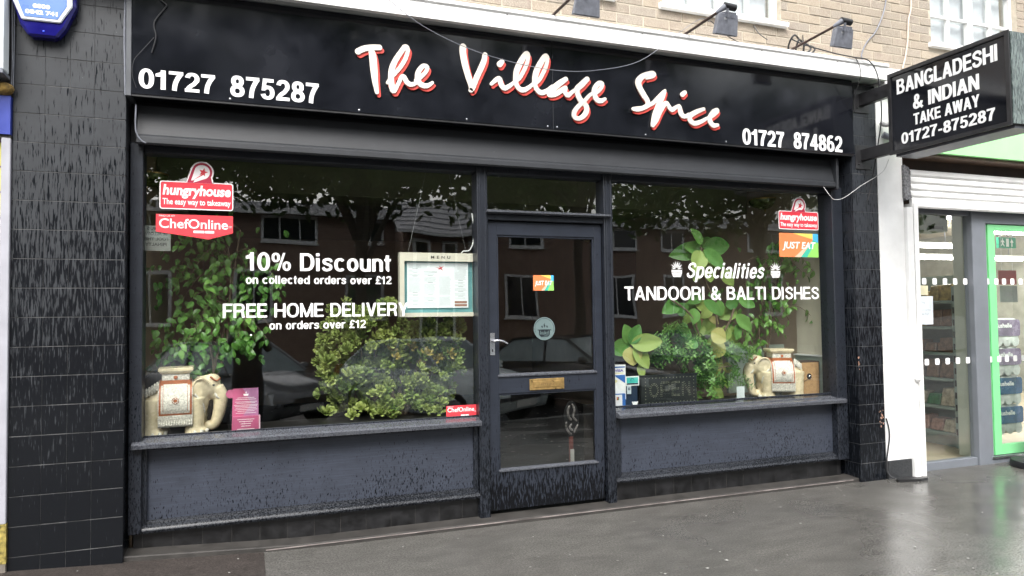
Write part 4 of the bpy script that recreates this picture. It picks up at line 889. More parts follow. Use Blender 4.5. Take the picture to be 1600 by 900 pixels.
for i in range(2):
    for j in range(2): box('print',2.698+.011*i,2.706+.011*i,.2872,.2878,.812+.011*j,.820+.011*j,NV,t)
text('W',2.735,2.790,.690,.722,.2985,V,t,name='print',bold=.14,th=.001)
t=tag(box('price_card',3.700,3.775,.30,.303,.675,.79,mat('blank card',(.62,.68,.68),.6)),'small blank white card leaning at the elephant front foot in the right window','card'); t.rotation_euler=(0,0,0)
# wooden speaker seen from its back
WD=mat('chipboard back',(.44,.27,.13),.6,var=.12,scale=40); t=thing('speaker','wooden speaker box, its back with a round socket, in the right window corner','speaker',(4.46,.36,.672))
sp=MB().box(4.372,4.592,.345,.50,.674,.965).build('cabinet',mat('dark veneer',(.05,.035,.028),.5),t,bevel=.003); box('back_panel',4.382,4.580,.3395,.3445,.684,.955,WD,t)
MB().lathe([(.0,-.001),(.020,-.002),(.023,-.004),(.026,0)],(4.475,.3393,.838),20,axis='y').build('socket',M['black'],t)
MB().tube([(4.47,.336,.838),(4.478,.334,.846)],.003,6).build('terminal',M['chrome'],t)
MB().tube(spline([(4.478,.334,.836),(4.44,.333,.81),(4.39,.334,.79),(4.33,.36,.775),(4.25,.40,.772)],5),.0016,5).build('speaker_lead',M['cable'],t)
# carved pole stand behind the door
t=thing('carved_stand','oval black and white carved plaque on a red brown post inside the door','ornament',(2.64,1.2,.045))
MB().tube([(2.64,1.2,.045),(2.64,1.2,.33)],[.020,.020],10).build('post',mat('red brown post',(.16,.04,.03),.5),t); box('foot_label',2.622,2.658,1.176,1.1795,.10,.22,mat('pale foot label',(.5,.48,.46),.6),t)
b=MB(); b.prism([(2.64+.072*math.cos(R(k*15)),.48+.158*math.sin(R(k*15))) for k in range(24)],1.185,1.205); b.build('plaque',M['black'],t,bevel=.003)
WM=mat('carved pewter',(.34,.31,.30),.35,.3,var=.5,scale=25)
for pts,rr_ in (([(2.625,.60),(2.605,.56),(2.612,.50),(2.64,.47)],.016),([(2.645,.61),(2.668,.56),(2.655,.50),(2.69,.46)],.013),([(2.59,.46),(2.585,.42),(2.61,.37),(2.64,.345)],.013),([(2.70,.43),(2.68,.40),(2.66,.36)],.011),([(2.64,.44),(2.62,.41),(2.65,.38)],.012)):
    MB().tube(spline([(x,1.180,z) for x,z in pts],4),[rr_*.4]+[rr_*.75]*(4*(len(pts)-1)-1)+[rr_*.4],8).build('carving',WM,t,smooth=True)

# ================================================================ plants
def leafmesh(name,L_,W_,m,nx=4,ny=7,curl=.25,fold=.18,tip=1.0):
    vs=[];fs=[]
    for j in range(ny+1):
        t=j/ny; w=W_*.5*(math.sin(math.pi*min(1,t**.8))**.75)*(1-.25*t*tip) if 0<t<1 else .0008
        for i in range(nx+1):
            s=-1+2*i/nx; vs.append((s*w, t*L_*math.cos(curl*t), abs(s)*w*fold-curl*L_*t*t*.5))
    for j in range(ny):
        for i in range(nx): a=j*(nx+1)+i; fs.append((a,a+1,a+nx+2,a+nx+1))
    me=bpy.data.meshes.new(name); me.from_pydata(vs,[],fs); me.materials.append(m); me.polygons.foreach_set('use_smooth',[True]*len(fs)); return me
def aim(d,up=(0,0,1)):
    d=Vector(d).normalized(); u=Vector(up); x=d.cross(u)
    if x.length<1e-3: x=Vector((1,0,0))
    x.normalize(); z=x.cross(d); return Matrix((x,d,z)).transposed().to_euler()
def plant_leaf(me,par,p,d,sc,name='leaf',roll=0):
    e=aim(d,(random.uniform(-.5,.5)+roll,-.9+random.uniform(-.4,.4),.8)); return place(name,me,par,p,e,(sc,sc,sc))
def ficus(label,base,top,spans,nl,lm,seed,group=None,extra=0,trunkr=.011):
    rs=random.Random(seed); t=thing('fig_tree',label,'plant',base)
    tr=[]; 
    for k in range(3):
        a=Vector(base)+Vector((rs.uniform(-.02,.02),rs.uniform(-.02,.02),0)); e=Vector((top[0]+rs.uniform(-.12,.12),top[1]+rs.uniform(-.05,.05),top[2]-.1*k))
        mid=(a+e)/2+Vector((rs.uniform(-.05,.05),rs.uniform(-.03,.03),0)); P_=spline([a,a*.7+e*.3+Vector((.02*(k-1),0,0)),mid,e],8); tr.append(P_)
        MB().tube(P_,[trunkr*(1-.6*i/len(P_)) for i in range(len(P_))],7).build('stem',M['bark'],t,smooth=True)
    cnt=0; i=0; twigs=MB()
    while cnt<nl and i<600:
        i+=1; sp=rs.choice(spans); x=rs.gauss(sp[0],sp[3]); z=rs.gauss(sp[2],sp[4]); y=sp[1]+rs.uniform(-.13,.16)
        P_=rs.choice(tr); zt=z+rs.uniform(.02,.22); q=min(P_,key=lambda v:abs(v.z-zt)+.3*abs(v.x-x)); e=Vector((x,y,z)); mid=(q+e)/2+Vector((0,0,.05+.25*abs(q.x-x)))
        tw=spline([q,mid,e],6); twigs.tube(tw,[.0028]*8+[.0018]*(len(tw)-8),4)
        n=min(nl-cnt,rs.randint(5,9))
        for k in range(n):
            f=tw[min(len(tw)-1,int(len(tw)*(.45+.6*k/n)))]; d=Vector((rs.uniform(-.8,.8),rs.uniform(-.8,.5),rs.uniform(-1.3,-.1)))
            plant_leaf(lm,t,f+Vector((rs.uniform(-.018,.018),rs.uniform(-.018,.018),rs.uniform(-.01,.02))),d,rs.uniform(.7,1.2)); cnt+=1
    twigs.build('twigs',M['bark'],t)
    # the leaves past the separate ones, joined
    vs=[];fs=[]; base_v=[v.co.copy() for v in lm.vertices]; base_f=[tuple(p.vertices) for p in lm.polygons]
    for k in range(extra):
        sp=rs.choice(spans); c=Vector((rs.gauss(sp[0],sp[3]*1.15),sp[1]+rs.uniform(-.05,.22),rs.gauss(sp[2],sp[4]*1.15))); d=Vector((rs.uniform(-.8,.8),rs.uniform(-.8,.5),rs.uniform(-1.3,-.1)))
        q=aim(d,(rs.uniform(-.5,.5),-.9,.8)).to_matrix()*rs.uniform(.7,1.1); n=len(vs); vs+=[tuple(q@v+c-Vector(base)) for v in base_v]; fs+=[tuple(n+i for i in f) for f in base_f]
    me=bpy.data.meshes.new('foliage'); me.from_pydata(vs,[],fs); me.materials.append(M['ficus']); o=bpy.data.objects.new('foliage',me); link(o); o.parent=t; o['kind']='stuff'
    return t
LF=leafmesh('fig_leaf',.068,.040,M['ficus'],nx=2,ny=5,curl=.5,fold=.35)
ficus('tall weeping fig behind the left elephant',(-.24,.60,.69),(-.15,.55,1.98),[(-.45,.52,1.72,.09,.08),(-.30,.5,1.88,.12,.07),(-.12,.5,1.80,.10,.10),(.10,.46,1.62,.08,.06),(-.28,.50,1.60,.13,.09),(-.33,.48,1.42,.12,.08),(-.15,.48,1.40,.12,.09),(-.20,.46,1.24,.13,.06),(-.40,.48,1.24,.08,.06),(-.02,.46,1.22,.06,.04),(-.33,.55,1.10,.08,.04)],290,LF,11,extra=420)
LF2=leafmesh('fig_leaf_small',.078,.038,M['ficus'],nx=2,ny=5,curl=.6,fold=.35)
ficus('weeping fig with drooping sprays in front of the cream wall, right window',(4.22,.62,.672),(4.40,.60,1.95),[(4.22,.55,1.84,.09,.05),(4.44,.52,1.88,.07,.04),(4.50,.5,1.68,.06,.07),(4.30,.55,1.62,.10,.07),(4.38,.55,1.42,.11,.08),(4.12,.6,1.48,.10,.10),(4.25,.6,1.22,.12,.07),(4.05,.6,1.10,.10,.05)],240,LF2,12,extra=90)
# rubber plant: every leaf its own piece
rl=[leafmesh('rubber_leaf_%s'%'abcd'[k],1,1,M['rub%d'%k],nx=6,ny=10,curl=.22,fold=.22,tip=.2) for k in range(4)]
def rubber(label,items,stems,base):
    t=thing('rubber_plant',label,'plant',base)
    for i,(x0,z0,x1,z1,w,k,y) in enumerate(items):
        L_=math.hypot(x1-x0,z1-z0); d=Vector((x1-x0,random.uniform(-.35,.15)*L_,z1-z0)); e=aim(d,(0,-1,.15+random.uniform(-.25,.25)))
        o=place('leaf',rl[k],t,(x0,y,z0),e,(w*1.42,L_*1.08,(L_+w)/2)); 
        if k>=2: o['label']='yellowing leaf' if k==2 else 'dry brown leaf'
        mr=MB(); # midrib
        me=None
    for s_ in stems: MB().tube(spline(s_,6),.009,7).build('stem',M['bark'],t,smooth=True)
    return t
rq=random.Random(21)
mid=[q for q in RUB if q[0]>3.05]+[(lambda x,z,a,l:(x,z,x+l*math.cos(a),z+l*math.sin(a),l*rq.uniform(.42,.55),rq.choice([0,0,0,1]),rq.uniform(.50,.62)))(rq.uniform(3.38,3.92),rq.uniform(1.02,1.56),rq.uniform(-3.0,.4),rq.uniform(.11,.17)) for _ in range(24)]; low=[q for q in RUB if q[0]<=3.05]
rubber('tall rubber plant with big oval leaves behind the Specialities lettering',mid,[[(3.60,.55,.672),(3.66,.5,1.1),(3.64,.48,1.45),(3.52,.46,1.70),(3.50,.46,1.93)],[(3.62,.55,.672),(3.55,.5,1.0),(3.40,.46,1.35),(3.20,.45,1.50)],[(3.64,.5,1.1),(3.75,.45,1.3),(3.80,.44,1.42)]],(3.60,.55,.672))
rubber('low rubber plant shoot leaning over the LED sign beside the door',low,[[(3.02,.60,.672),(2.95,.52,.95),(2.84,.42,1.08),(2.785,.385,1.145)]],(3.02,.60,.672))
# jade plant: rosettes of thick leaves
def rosette(name,m,n=9,L_=.052,W_=.030,seed=0):
    rs=random.Random(seed); b=MB()
    for k in range(n):
        a=k*2.4; el=R(12+70*k/n); d=Vector((math.cos(a)*math.cos(el),math.sin(a)*math.cos(el),math.sin(el))); s=Vector((-math.sin(a),math.cos(a),0)); up=s.cross(d); l=L_*rs.uniform(.75,1.1)
        ring=[]
        vs=[(0,0,0)]
        for q,wf in ((.35,.55),(.65,1.0),(.88,.8)): 
            c=d*l*q-up*l*.10*q*q
            vs+= [tuple(c-s*W_*.5*wf+up*.004),tuple(c-up*.004),tuple(c+s*W_*.5*wf+up*.004),tuple(c+up*.003)]
        vs.append(tuple(d*l-up*l*.12)); fs=[(0,2,1),(0,3,2),(0,4,3),(0,1,4)]
        for r_ in (1,5):
            for j in range(4): fs.append((r_+j,r_+(j+1)%4,r_+4+(j+1)%4,r_+4+j))
        for j in range(4): fs.append((9+j,9+(j+1)%4,13))
        b.add(vs,fs)
    o=b.build(name,m,None,smooth=True); me=o.data; bpy.data.objects.remove(o); return me
RS=[rosette('jade_rosette',M['jade'],[12,15,13][k],.060,.030,k) for k in range(3)]+[rosette('jade_rosette_yellow',M['jadey'],8,.05,.028,5)]
t=thing('jade_plant','broad bushy jade plant filling the middle of the left window','plant',(1.0,.56,.69))
rs=random.Random(4); cnt=0
while cnt<290:
    x=rs.uniform(.44,1.50); z=rs.uniform(.71,1.56); y=rs.uniform(.38,.75)
    top=1.50+.04*math.sin(x*23)-(max(0,x-1.22)*.75)-(max(0,.56-x)*1.8)
    left=.46+.05*math.sin(z*9); right=1.48-.05*math.sin(z*7)
    if z<.86: right=1.30; left=.50
    if z>top or x<left or x>right: continue
    if (x-.93)**2/.01+(z-1.02)**2/.0045<1 and rs.random()<.8: continue
    if y>.55 and rs.random()<.4: continue
    yel=(abs(z-1.12+.1*(x-1.1))<.07 and x>.9 and rs.random()<.5)
    me=RS[3] if yel else RS[rs.randrange(3)]
    d=Vector((rs.uniform(-.7,.7)+(x-.95)*.6,rs.uniform(-1.2,-.2),rs.uniform(-.1,1.1))).normalized()
    q=d.to_track_quat('Z','Y').to_euler(); s_=rs.uniform(.75,1.2); place('leaf_cluster',me,t,(x,y,z),q,(s_,s_,s_)); cnt+=1
RSV=[([v.co.copy() for v in m_.vertices],[tuple(p.vertices) for p in m_.polygons]) for m_ in RS[:3]]; vs=[];fs=[]; cnt=0
while cnt<210:
    x=rs.uniform(.46,1.46); z=rs.uniform(.72,1.48); y=rs.uniform(.50,.80)
    if z>1.46-(max(0,x-1.22)*.75)-(max(0,.56-x)*1.8): continue
    V_,F_=RSV[cnt%3]; d=Vector((rs.uniform(-1,1),rs.uniform(-1.2,0),rs.uniform(-.1,1.1))).normalized(); q=d.to_track_quat('Z','Y').to_matrix()*rs.uniform(.8,1.15); n=len(vs)
    vs+=[tuple(q@v+Vector((x-1.0,y-.56,z-.69))) for v in V_]; fs+=[tuple(n+i for i in f) for f in F_]; cnt+=1
me=bpy.data.meshes.new('foliage'); me.from_pydata(vs,[],fs); me.materials.append(M['jade']); o=bpy.data.objects.new('foliage',me); link(o); o.parent=t; o['kind']='stuff'
for k in range(9):
    x=.55+.1*k; MB().tube(spline([(1.0+rs.uniform(-.05,.05),.60,.69),(.5*(1.0+x),.62,.86),(x,.6,1.05+rs.uniform(-.1,.2)),(x+rs.uniform(-.08,.08),.56,1.30+rs.uniform(-.15,.1))],6),[.024-.001*i for i in range(19)],8).build('stem',M['bark'],t,smooth=True)
# small leaved shrub
def sprig(seed,m):
    rs=random.Random(seed); b=MB()
    for k in range(12):
        a=k*2.4; q=k/12*.07; d=Vector((math.cos(a),math.sin(a),.35)).normalized(); s=d.cross(Vector((0,0,1))).normalized(); l=.036; o=Vector((0,0,q)); w=.009
        b.add([tuple(o),tuple(o+d*l*.5+s*w),tuple(o+d*l+Vector((0,0,-.006))),tuple(o+d*l*.5-s*w)],[(0,1,2),(0,2,3)])
    b.tube([(0,0,0),(0,0,.075)],.0012,4); o=b.build('sprig',m,None); me=o.data; bpy.data.objects.remove(o); return me
SP=[sprig(k,M['small']) for k in range(3)]
t=thing('small_leaved_shrub','fine leaved green shrub spreading above the LED sign','plant',(3.45,.5,.672))
for k in range(210):
    c=rs.choice([(3.18,1.10,.09,.05),(3.30,1.08,.10,.07),(3.45,1.02,.09,.08),(3.12,1.03,.09,.03),(3.25,1.22,.05,.05),(3.48,.90,.07,.07),(3.78,.86,.06,.08),(3.80,1.05,.06,.05),(3.55,.82,.05,.05)])
    p=(rs.gauss(c[0],c[2]),.41+rs.uniform(-.02,.14),max(.70,rs.gauss(c[1],c[3]))); d=Vector((rs.uniform(-1,1),rs.uniform(-.8,.2),rs.uniform(-.5,1))).normalized()
    s_=rs.uniform(.8,1.5); place('sprig',SP[k%3],t,p,d.to_track_quat('Z','Y').to_euler(),(s_,s_,s_))
for c in ((3.18,1.10),(3.30,1.15),(3.48,.95),(3.78,.95)): MB().tube(spline([(3.5,.55,.672),(3.5*.5+c[0]*.5,.52,.9),(c[0],.45,c[1])],6),.005,5).build('stem',M['bark'],t)

# ================================================================ floodlights on arms
def flood(label,foot,head,grp='floodlights over the sign'):
    fx,fy,fz=foot; hx,hy,hz=head
    t=thing('floodlight',label,'floodlight',foot,grp)
    MB().tube([foot,(hx-.05,hy+.03,hz+.02)],[.010,.010],8).build('arm',mat('rusty arm',(.05,.028,.022),.6,var=.4,scale=30) if 'rusty' not in M else M['rusty'],t,smooth=True)
    MB().tube([(hx-.07,hy+.035,hz+.012),(hx-.02,hy,hz+.045)],[.011,.024],10).build('arm_socket',M['gunmetal'],t,smooth=True)
    MB().tube([(hx-.03,hy,hz+.05),(hx+.06,hy,hz+.045)],[.024,.024],14).build('pivot',M['darkmetal'],t,smooth=True)
    # tilted housing: glass faces down and towards the sign
    vs=[];
    def q(u,v,w): # u along x, v down the tilt, w thickness
        a=R(62); return (hx+u, hy-.012+v*math.cos(a)*.5-w*math.sin(a), hz-.005-v*math.sin(a)-w*math.cos(a)*.5)
    b=MB(); w0,w1=.078,.096
    b.add([q(-w0,0,0),q(w0,0,0),q(w1,.155,0),q(-w1,.155,0),q(-w0*.8,.01,-.07),q(w0*.8,.01,-.07),q(w1,.155,-.035),q(-w1,.155,-.035)],[(0,1,2,3),(4,5,6,7),(0,1,5,4),(1,2,6,5),(2,3,7,6),(3,0,4,7)])
    b.build('housing',M['gunmetal'],t,bevel=.005)
    b=MB()
    for k in range(7):
        u=-.030+k*.0135; b.add([q(u,-.012,.004),q(u+.005,-.012,.004),q(u+.005,.03,.004),q(u,.03,.004),q(u,-.012,-.06),q(u+.005,-.012,-.06),q(u+.005,.03,-.06),q(u,.03,-.06)],[(0,1,2,3),(4,5,6,7),(0,1,5,4),(1,2,6,5),(2,3,7,6),(3,0,4,7)])
    b.build('cooling_fins',M['gunmetal'],t)
    b=MB(); b.add([q(-.035,.03,.0015),q(-.012,.03,.0015),q(-.012,.048,.0015),q(-.035,.048,.0015)],[(0,1,2,3)]); b.build('rating_label',mat('faded label',(.35,.36,.38),.6),t)
    b=MB(); b.tube([q(-.03,-.03,.02),q(-.02,.03,.012)],.009,6); b.build('bracket',M['chrome'] if 0 else M['gunmetal'],t)
    return t
M['rusty']=mat('rusty brown arm',(.05,.028,.022),.6,var=.4,scale=30)
flood('leftmost floodlight on its arm above the Village lettering',(1.93,-.0,3.415),(2.02,-.50,3.43))
flood('middle floodlight on a rusty arm under the white sash window',(2.98,.0,3.415),(3.085,-.50,3.44))
flood('rightmost floodlight beside the coiled cable on the brick wall',(3.95,.0,3.415),(4.115,-.50,3.475))

# ================================================================ cables
def cable(label,pts,r,m=None,cat='cable',n=7):
    o=MB().tube(spline(pts,n),r,6).build('cable',m or M['cable'],smooth=True); return tag(o,label,cat)
cable('thin cable drooping in a long curve across the black sign',[(.70,-.30,3.36),(.792,-.3,3.29),(.994,-.3,3.161),(1.277,-.3,3.057),(1.574,-.3,3.001),(1.885,-.3,2.981),(2.164,-.3,3.011),(2.506,-.3,3.114),(2.83,-.3,3.354),(3.0,-.3,3.468),(3.09,-.28,3.475)],.0022,M['gunmetal'])
cable('black cable from the middle floodlight down to the cornice edge',[(3.09,-.27,3.478),(3.16,-.22,3.50),(3.298,-.18,3.445),(3.497,-.12,3.418),(3.80,-.02,3.423),(4.05,.02,3.423)],.0036)
cable('black cable running from the rightmost floodlight over the cornice end and down the pillar',[(3.99,-.10,3.52),(4.08,-.13,3.478),(4.25,-.14,3.452),(4.40,-.155,3.43),(4.56,-.165,3.418),(4.70,-.17,3.405),(4.79,-.17,3.28),(4.85,-.14,3.0),(4.855,-.09,2.75),(4.83,-.04,2.45),(4.80,-.02,2.30)],.0048)
cable('second thin black cable hanging over the cornice to the sign bracket',[(4.57,-.16,3.418),(4.60,-.165,3.36),(4.615,-.16,3.27),(4.62,-.08,3.10),(4.66,-.03,2.95)],.003)
o=MB()
pts=[(4.06+.10*math.cos(a*.52)*(1-.012*a)+.004*a,-.06+.03*math.sin(a),3.505+.075*math.sin(a*.52)*(1-.012*a)-.001*a) for a in range(0,32)]
o=o.tube(spline(pts,3),.0075,6).build('coiled_cable',M['cable'],smooth=True); tag(o,'loose coil of black cable hung on the arm of the rightmost floodlight','cable')
cable('black cable leading from the coil up to the window corner',[(3.83,-.01,3.53),(3.80,.05,3.60),(3.78,.09,3.68)],.004)
cable('short black cable fixed upright on the brickwork behind the rightmost floodlight',[(4.28,.09,3.44),(4.28,.085,3.52),(4.275,.09,3.66)],.004)
cable('grey cable sweeping down the brick wall between the windows',[(5.26,.09,4.5),(5.20,.09,4.1),(5.142,.085,3.93),(5.055,.085,3.78),(4.957,.085,3.68),(4.87,.06,3.56),(4.80,-.02,3.45)],.0055,M['gunmetal'])
cable('pale painted cable clipped up the brick wall left of the right window',[(5.50,.09,4.6),(5.485,.085,4.1),(5.45,.085,3.95),(5.44,.085,3.86),(5.43,.085,3.76),(5.40,.085,3.62),(5.36,.085,3.50)],.007,M['tcable'])
cable('broken wire dangling at the top left corner of the black sign',[(-.47,-.04,3.27),(-.474,-.045,3.225),(-.440,-.045,3.195),(-.452,-.04,3.17),(-.503,-.04,3.085),(-.494,-.042,3.0),(-.515,-.038,2.91)],.0038)
cable('hair thin wire curling down the left edge of the black sign',[(-.503,-.038,3.0),(-.56,-.042,2.92),(-.604,-.045,2.853),(-.611,-.045,2.77),(-.592,-.042,2.70)],.0016)
cable('pale wire hanging in a loop from the beam end to the sign bracket',[(4.39,.03,2.40),(4.42,.0,2.33),(4.46,-.01,2.295),(4.56,-.015,2.315),(4.73,-.03,2.42),(4.86,-.12,2.52),(4.90,-.15,2.62)],.0022,M['wcable'])
cable('pale conduit at the left end of the beam below the sign',[(-.60,.02,2.62),(-.603,.02,2.52),(-.598,.02,2.46),(-.575,.025,2.42),(-.55,.03,2.405)],.0045,M['gunmetal'])
cable('grey lead running down the edge of the left pillar beside the sign',[(-.652,-.012,3.30),(-.656,-.012,3.0),(-.653,-.012,2.85),(-.650,-.012,2.66)],.006,M['gunmetal'])
cable('black cable down the right edge of the right pillar to the pavement',[(4.938,-.012,.50),(4.958,-.016,.42),(4.962,-.016,.34),(4.944,-.014,.24),(4.926,-.016,.15),(4.924,-.03,.05),(4.96,-.09,.012)],.006)
o=MB().prism([(4.93,-.12),(5.12,-.17),(5.21,-.155),(5.10,-.05),(4.97,-.06)],0.0,.022,axis='z').build('rubber_mat',mat('black rubber',(.015,.015,.016),.4,bmp=.4)); tag(o,'scrap of black rubber where the cable reaches the pavement','rubber mat')
# ring mark left by an old fitting on the left pillar
o=MB().tube([( -.925+.033*math.cos(R(a)),-.003,3.058+.033*math.sin(R(a))) for a in range(0,360,12)]+[(-.892,-.003,3.058)],.0035,6).build('ring_mark',M['black']); tag(o,'black ring left on the tiles beside the alarm box','fitting mark')

# ================================================================ alarm box
t=thing('alarm_box','blue and white burglar alarm box high on the left pillar','alarm box',(-1.035,-.01,2.93))
DB=mat('deep blue translucent plastic',(.012,.010,.16),.12,var=.2); AW=mat('alarm white',(.72,.74,.80),.3,var=.03); AB=mat('alarm sky blue',(.10,.20,.50),.35,var=.05)
o_=lambda pts,y0,y1,m,n,bv=.004: MB().prism(pts,y0,y1).build(n,m,t,bevel=bv)
o_([(-1.105,2.925),(-.975,2.925),(-.935,2.985),(-.885,3.11),(-.885,3.35),(-1.185,3.35),(-1.185,3.11),(-1.145,2.985)],-.07,-.001,DB,'lower_housing',.012)
o_([(-1.135,3.005),(-.955,3.005),(-.90,3.10),(-.90,3.34),(-1.175,3.34),(-1.175,3.10)],-.082,-.0705,AW,'white_face',.006)
o_([(-1.122,3.022),(-.968,3.022),(-.925,3.10),(-.925,3.33),(-1.150,3.33),(-1.150,3.10)],-.0845,-.0825,AB,'blue_panel',.001)
text('0842 741',-1.118,-.968,3.040,3.062,-.0850,V,t,bold=.05,th=.001); text('0800',-1.083,-1.003,3.074,3.096,-.0850,V,t,bold=.05,th=.001)
MB().ell((-1.035,-.071,2.955),(.006,.003,.006),10,6).build('led',mat('blue led',(.03,.08,.8),.3),t)

# ================================================================ projecting sign
t=thing('hanging_sign','black box sign sticking out over the pavement, BANGLADESHI & INDIAN TAKE AWAY','projecting sign',(4.85,-.04,2.6))
box('sign_box',4.758,5.03,-1.252,-.300,2.617,3.249,M['blackgloss'],t,bevel=.003)
FRM=mat('sign frame black',(.018,.018,.02),.45,var=.3,scale=20)
b=MB(); x0,x1=4.745,4.7575
b.box(x0,x1,-1.256,-.296,3.225,3.253).box(x0,x1,-1.256,-.296,2.612,2.640).box(x0,x1,-1.256,-1.228,2.6402,3.2248).box(x0,x1,-.322,-.296,2.6402,3.2248); b.build('sign_frame',FRM,t)
WE=wetpaint('wet streaked end panel',(.16,.20,.19),(.035,.045,.045),2,4,.49,.51,.35,fx=160,fz=14,slant=3)
box('end_panel',4.762,5.032,-1.262,-1.2525,2.622,3.245,WE,t,bevel=.002); box('underside_trim',4.80,5.02,-1.24,-.31,2.600,2.6165,M['gunmetal'],t)
for s_,ya,yb,za,zb in (('BANGLADESHI',-.372,-1.172,3.074,3.189),('& INDIAN',-.513,-1.037,2.919,3.028),('TAKE AWAY',-.512,-1.035,2.799,2.885),('01727-875287',-.400,-1.142,2.677,2.762)):
    sign(s_,ya,yb,za,zb,4.7574,V,t,name='letter',T=.195,H=.16,gap=.055,th=.002,plane='yz',each=True)
box('bracket',4.752,4.806,-.2955,-.008,3.086,3.190,FRM,t,bevel=.003); box('bracket',4.752,4.806,-.2955,-.008,2.628,2.722,FRM,t,bevel=.003)
box('wall_plate',4.70,4.86,-.0095,-.0015,3.03,3.22,FRM,t,bevel=.002); box('wall_plate',4.70,4.86,-.0095,-.0015,2.56,2.76,FRM,t,bevel=.002)
for z in (3.07,2.60): MB().ell((4.73,-.011,z),(.009,.006,.009),8,6).build('bolt',M['darkmetal'],t)

# ================================================================ white pilaster and the neighbouring convenience store
t=thing('white_pilaster','white painted wall strip between the black pillar and the food store','wall',(5.07,0,0))
b=MB().box(4.937,5.214,-.004,.32,.150,3.262); b.build('wall_face',M['white'],t)
b=MB(); b.box(4.95,5.212,-.010,.3,-.04,.147).build('base_tile',mat('dark granite base',(.035,.037,.04),.4,var=.4,scale=70),t,bevel=.002)
box('top_board',4.937,6.0,-.10,.098,3.263,3.40,M['white'],t)
t=tag(MB().ell((5.262,-.045,.822),(.030,.030,.034),16,10).tube([(5.262,-.05,.80),(5.262,-.02,.79)],.016).build('door_camera',M['white'],smooth=True),'small white knob fixed on the shutter rail of the food store','camera housing')
t=thing('outflow_pipe','dirty white pipe elbow behind the hanging sign brackets','pipe',(5.0,-.05,2.9))
MB().tube(spline([(4.975,-.02,2.96),(4.985,-.06,2.935),(5.04,-.09,2.95),(5.12,-.09,2.98)],5),.020,10).build('elbow',mat('grimy white pipe',(.5,.5,.5),.5,var=.3,scale=30),t,smooth=True)
MB().tube(spline([(4.98,-.03,2.86),(5.03,-.05,2.84),(5.12,-.06,2.86)],5),.026,10).build('hose',M['gunmetal'],t,smooth=True)
CS=thing('food_store','neighbouring food store front with grey frames, green fascia and raised white shutter','shopfront',(6.6,.1,0))
GREY=mat('grey aluminium frame',(.17,.185,.21),.4,.1,var=.06); GRN=mat('green powder coat',(.20,.62,.27),.35,var=.05); GFA=mat('green store fascia',(.36,.85,.34),.4,var=.04)
box('guide_rail',5.216,5.285,-.035,.09,-.03,2.26,M['white'],CS,bevel=.003); box('guide_rail',5.300,5.352,-.030,.09,-.03,2.30,M['white'],CS,bevel=.003); box('rail_filler',5.2852,5.2998,-.02,.09,-.03,2.26,mat('rail shadow gap grey',(.3,.3,.3),.6),CS)
MB().prism([(5.205,2.62),(5.262,2.60),(5.262,2.54),(5.275,2.53),(5.275,2.44),(5.255,2.42),(5.285,2.34),(5.230,2.32),(5.205,2.34)],-.03,.06).build('shutter_gear',mat('worn grey gear',(.18,.18,.19),.6,var=.5,scale=60,bmp=.5),CS)
for k in range(4):
    z0=2.352+k*.060
    pr_=[(-.010,z0),(-.020,z0+.014),(-.020,z0+.040),(-.010,z0+.0565),(.0,z0+.0565),(.0,z0)]
    MB().prism(pr_,5.29,9.2,axis='x').build('shutter_slat',M['white'],CS)
MB().prism([(-.014,2.262),(-.022,2.275),(-.022,2.335),(-.010,2.349),(.004,2.349),(.004,2.262)],5.29,9.2,axis='x').build('shutter_bottom_bar',M['white'],CS)
box('shutter_recess',5.216,9.2,.03,.3,2.30,2.70,mat('dark brown board',(.05,.032,.022),.7,var=.3),CS); box('fascia_trim',5.216,9.2,-.13,.03,2.683,2.705,mat('brown fascia edge',(.14,.09,.06),.6,var=.3),CS)
box('store_fascia',5.216,7.02,-.16,.09,2.7055,3.262,GFA,CS,bevel=.003); box('store_fascia',7.025,9.2,-.16,.09,2.7055,3.262,GFA,CS,bevel=.003)
box('fascia_capping',6.0,9.2,-.17,.098,3.263,3.40,M['white'],CS,bevel=.003)
box('frame_rail',5.352,6.115,.09,.16,-.03,.068,GREY,CS,bevel=.003); box('frame_rail',5.352,6.115,.09,.16,2.235,2.30,GREY,CS,bevel=.003); box('frame_post',6.116,6.295,.07,.16,-.03,2.30,GREY,CS,bevel=.004)
box('frame_head',6.2625,7.6,.075,.16,2.170,2.2995,GREY,CS,bevel=.003); box('frame_rail',6.2625,7.6,.075,.16,-.03,.062,GREY,CS,bevel=.003)
box('threshold_strip',6.2625,7.6,.060,.0745,.045,.062,M['chrome'],CS)
pane('store_pane',5.352,6.115,.12,.068,2.235,CS,M['glass2'])
gd=MB().box(6.300,6.338,.100,.13,.068,2.166).box(6.342,6.428,.088,.125,.068,2.166).box(6.428,7.25,.088,.125,2.108,2.166).box(6.428,7.25,.088,.125,.068,.158).box(7.25,7.36,.088,.125,.068,2.166).build('store_door',GRN,CS,bevel=.003)
pane('door_pane',6.428,7.25,.106,.158,2.108,gd,M['glass2'])
for z in (1.613,.905):
    for x in [5.446+.1255*k for k in range(6)]+[6.31,6.43,6.53,6.64,6.75,6.86,6.97,7.08]:
        MB().prism(rrect(x-.026,x+.026,z,z+.056,.012,3),.0865 if x>6.2 else .1190,.0872 if x>6.2 else .1195).build('safety_dot',V,CS)
o=MB().prism([(5.450,1.262),(5.662,1.262),(5.668,1.510),(5.452,1.510)],.1180,.1188).build('notice',mat('white notice paper',(.66,.72,.76),.6),CS,label='white payment notice with thin grey lettering')
for s_,a,b2,z,h in (('Pay',5.52,5.575,1.447,.016),('Now accepting',5.475,5.635,1.385,.013),('Apple Pay!',5.49,5.61,1.345,.018)): text(s_,a,b2,z,z+h,.1176,GP,o,name='print',th=.0003)
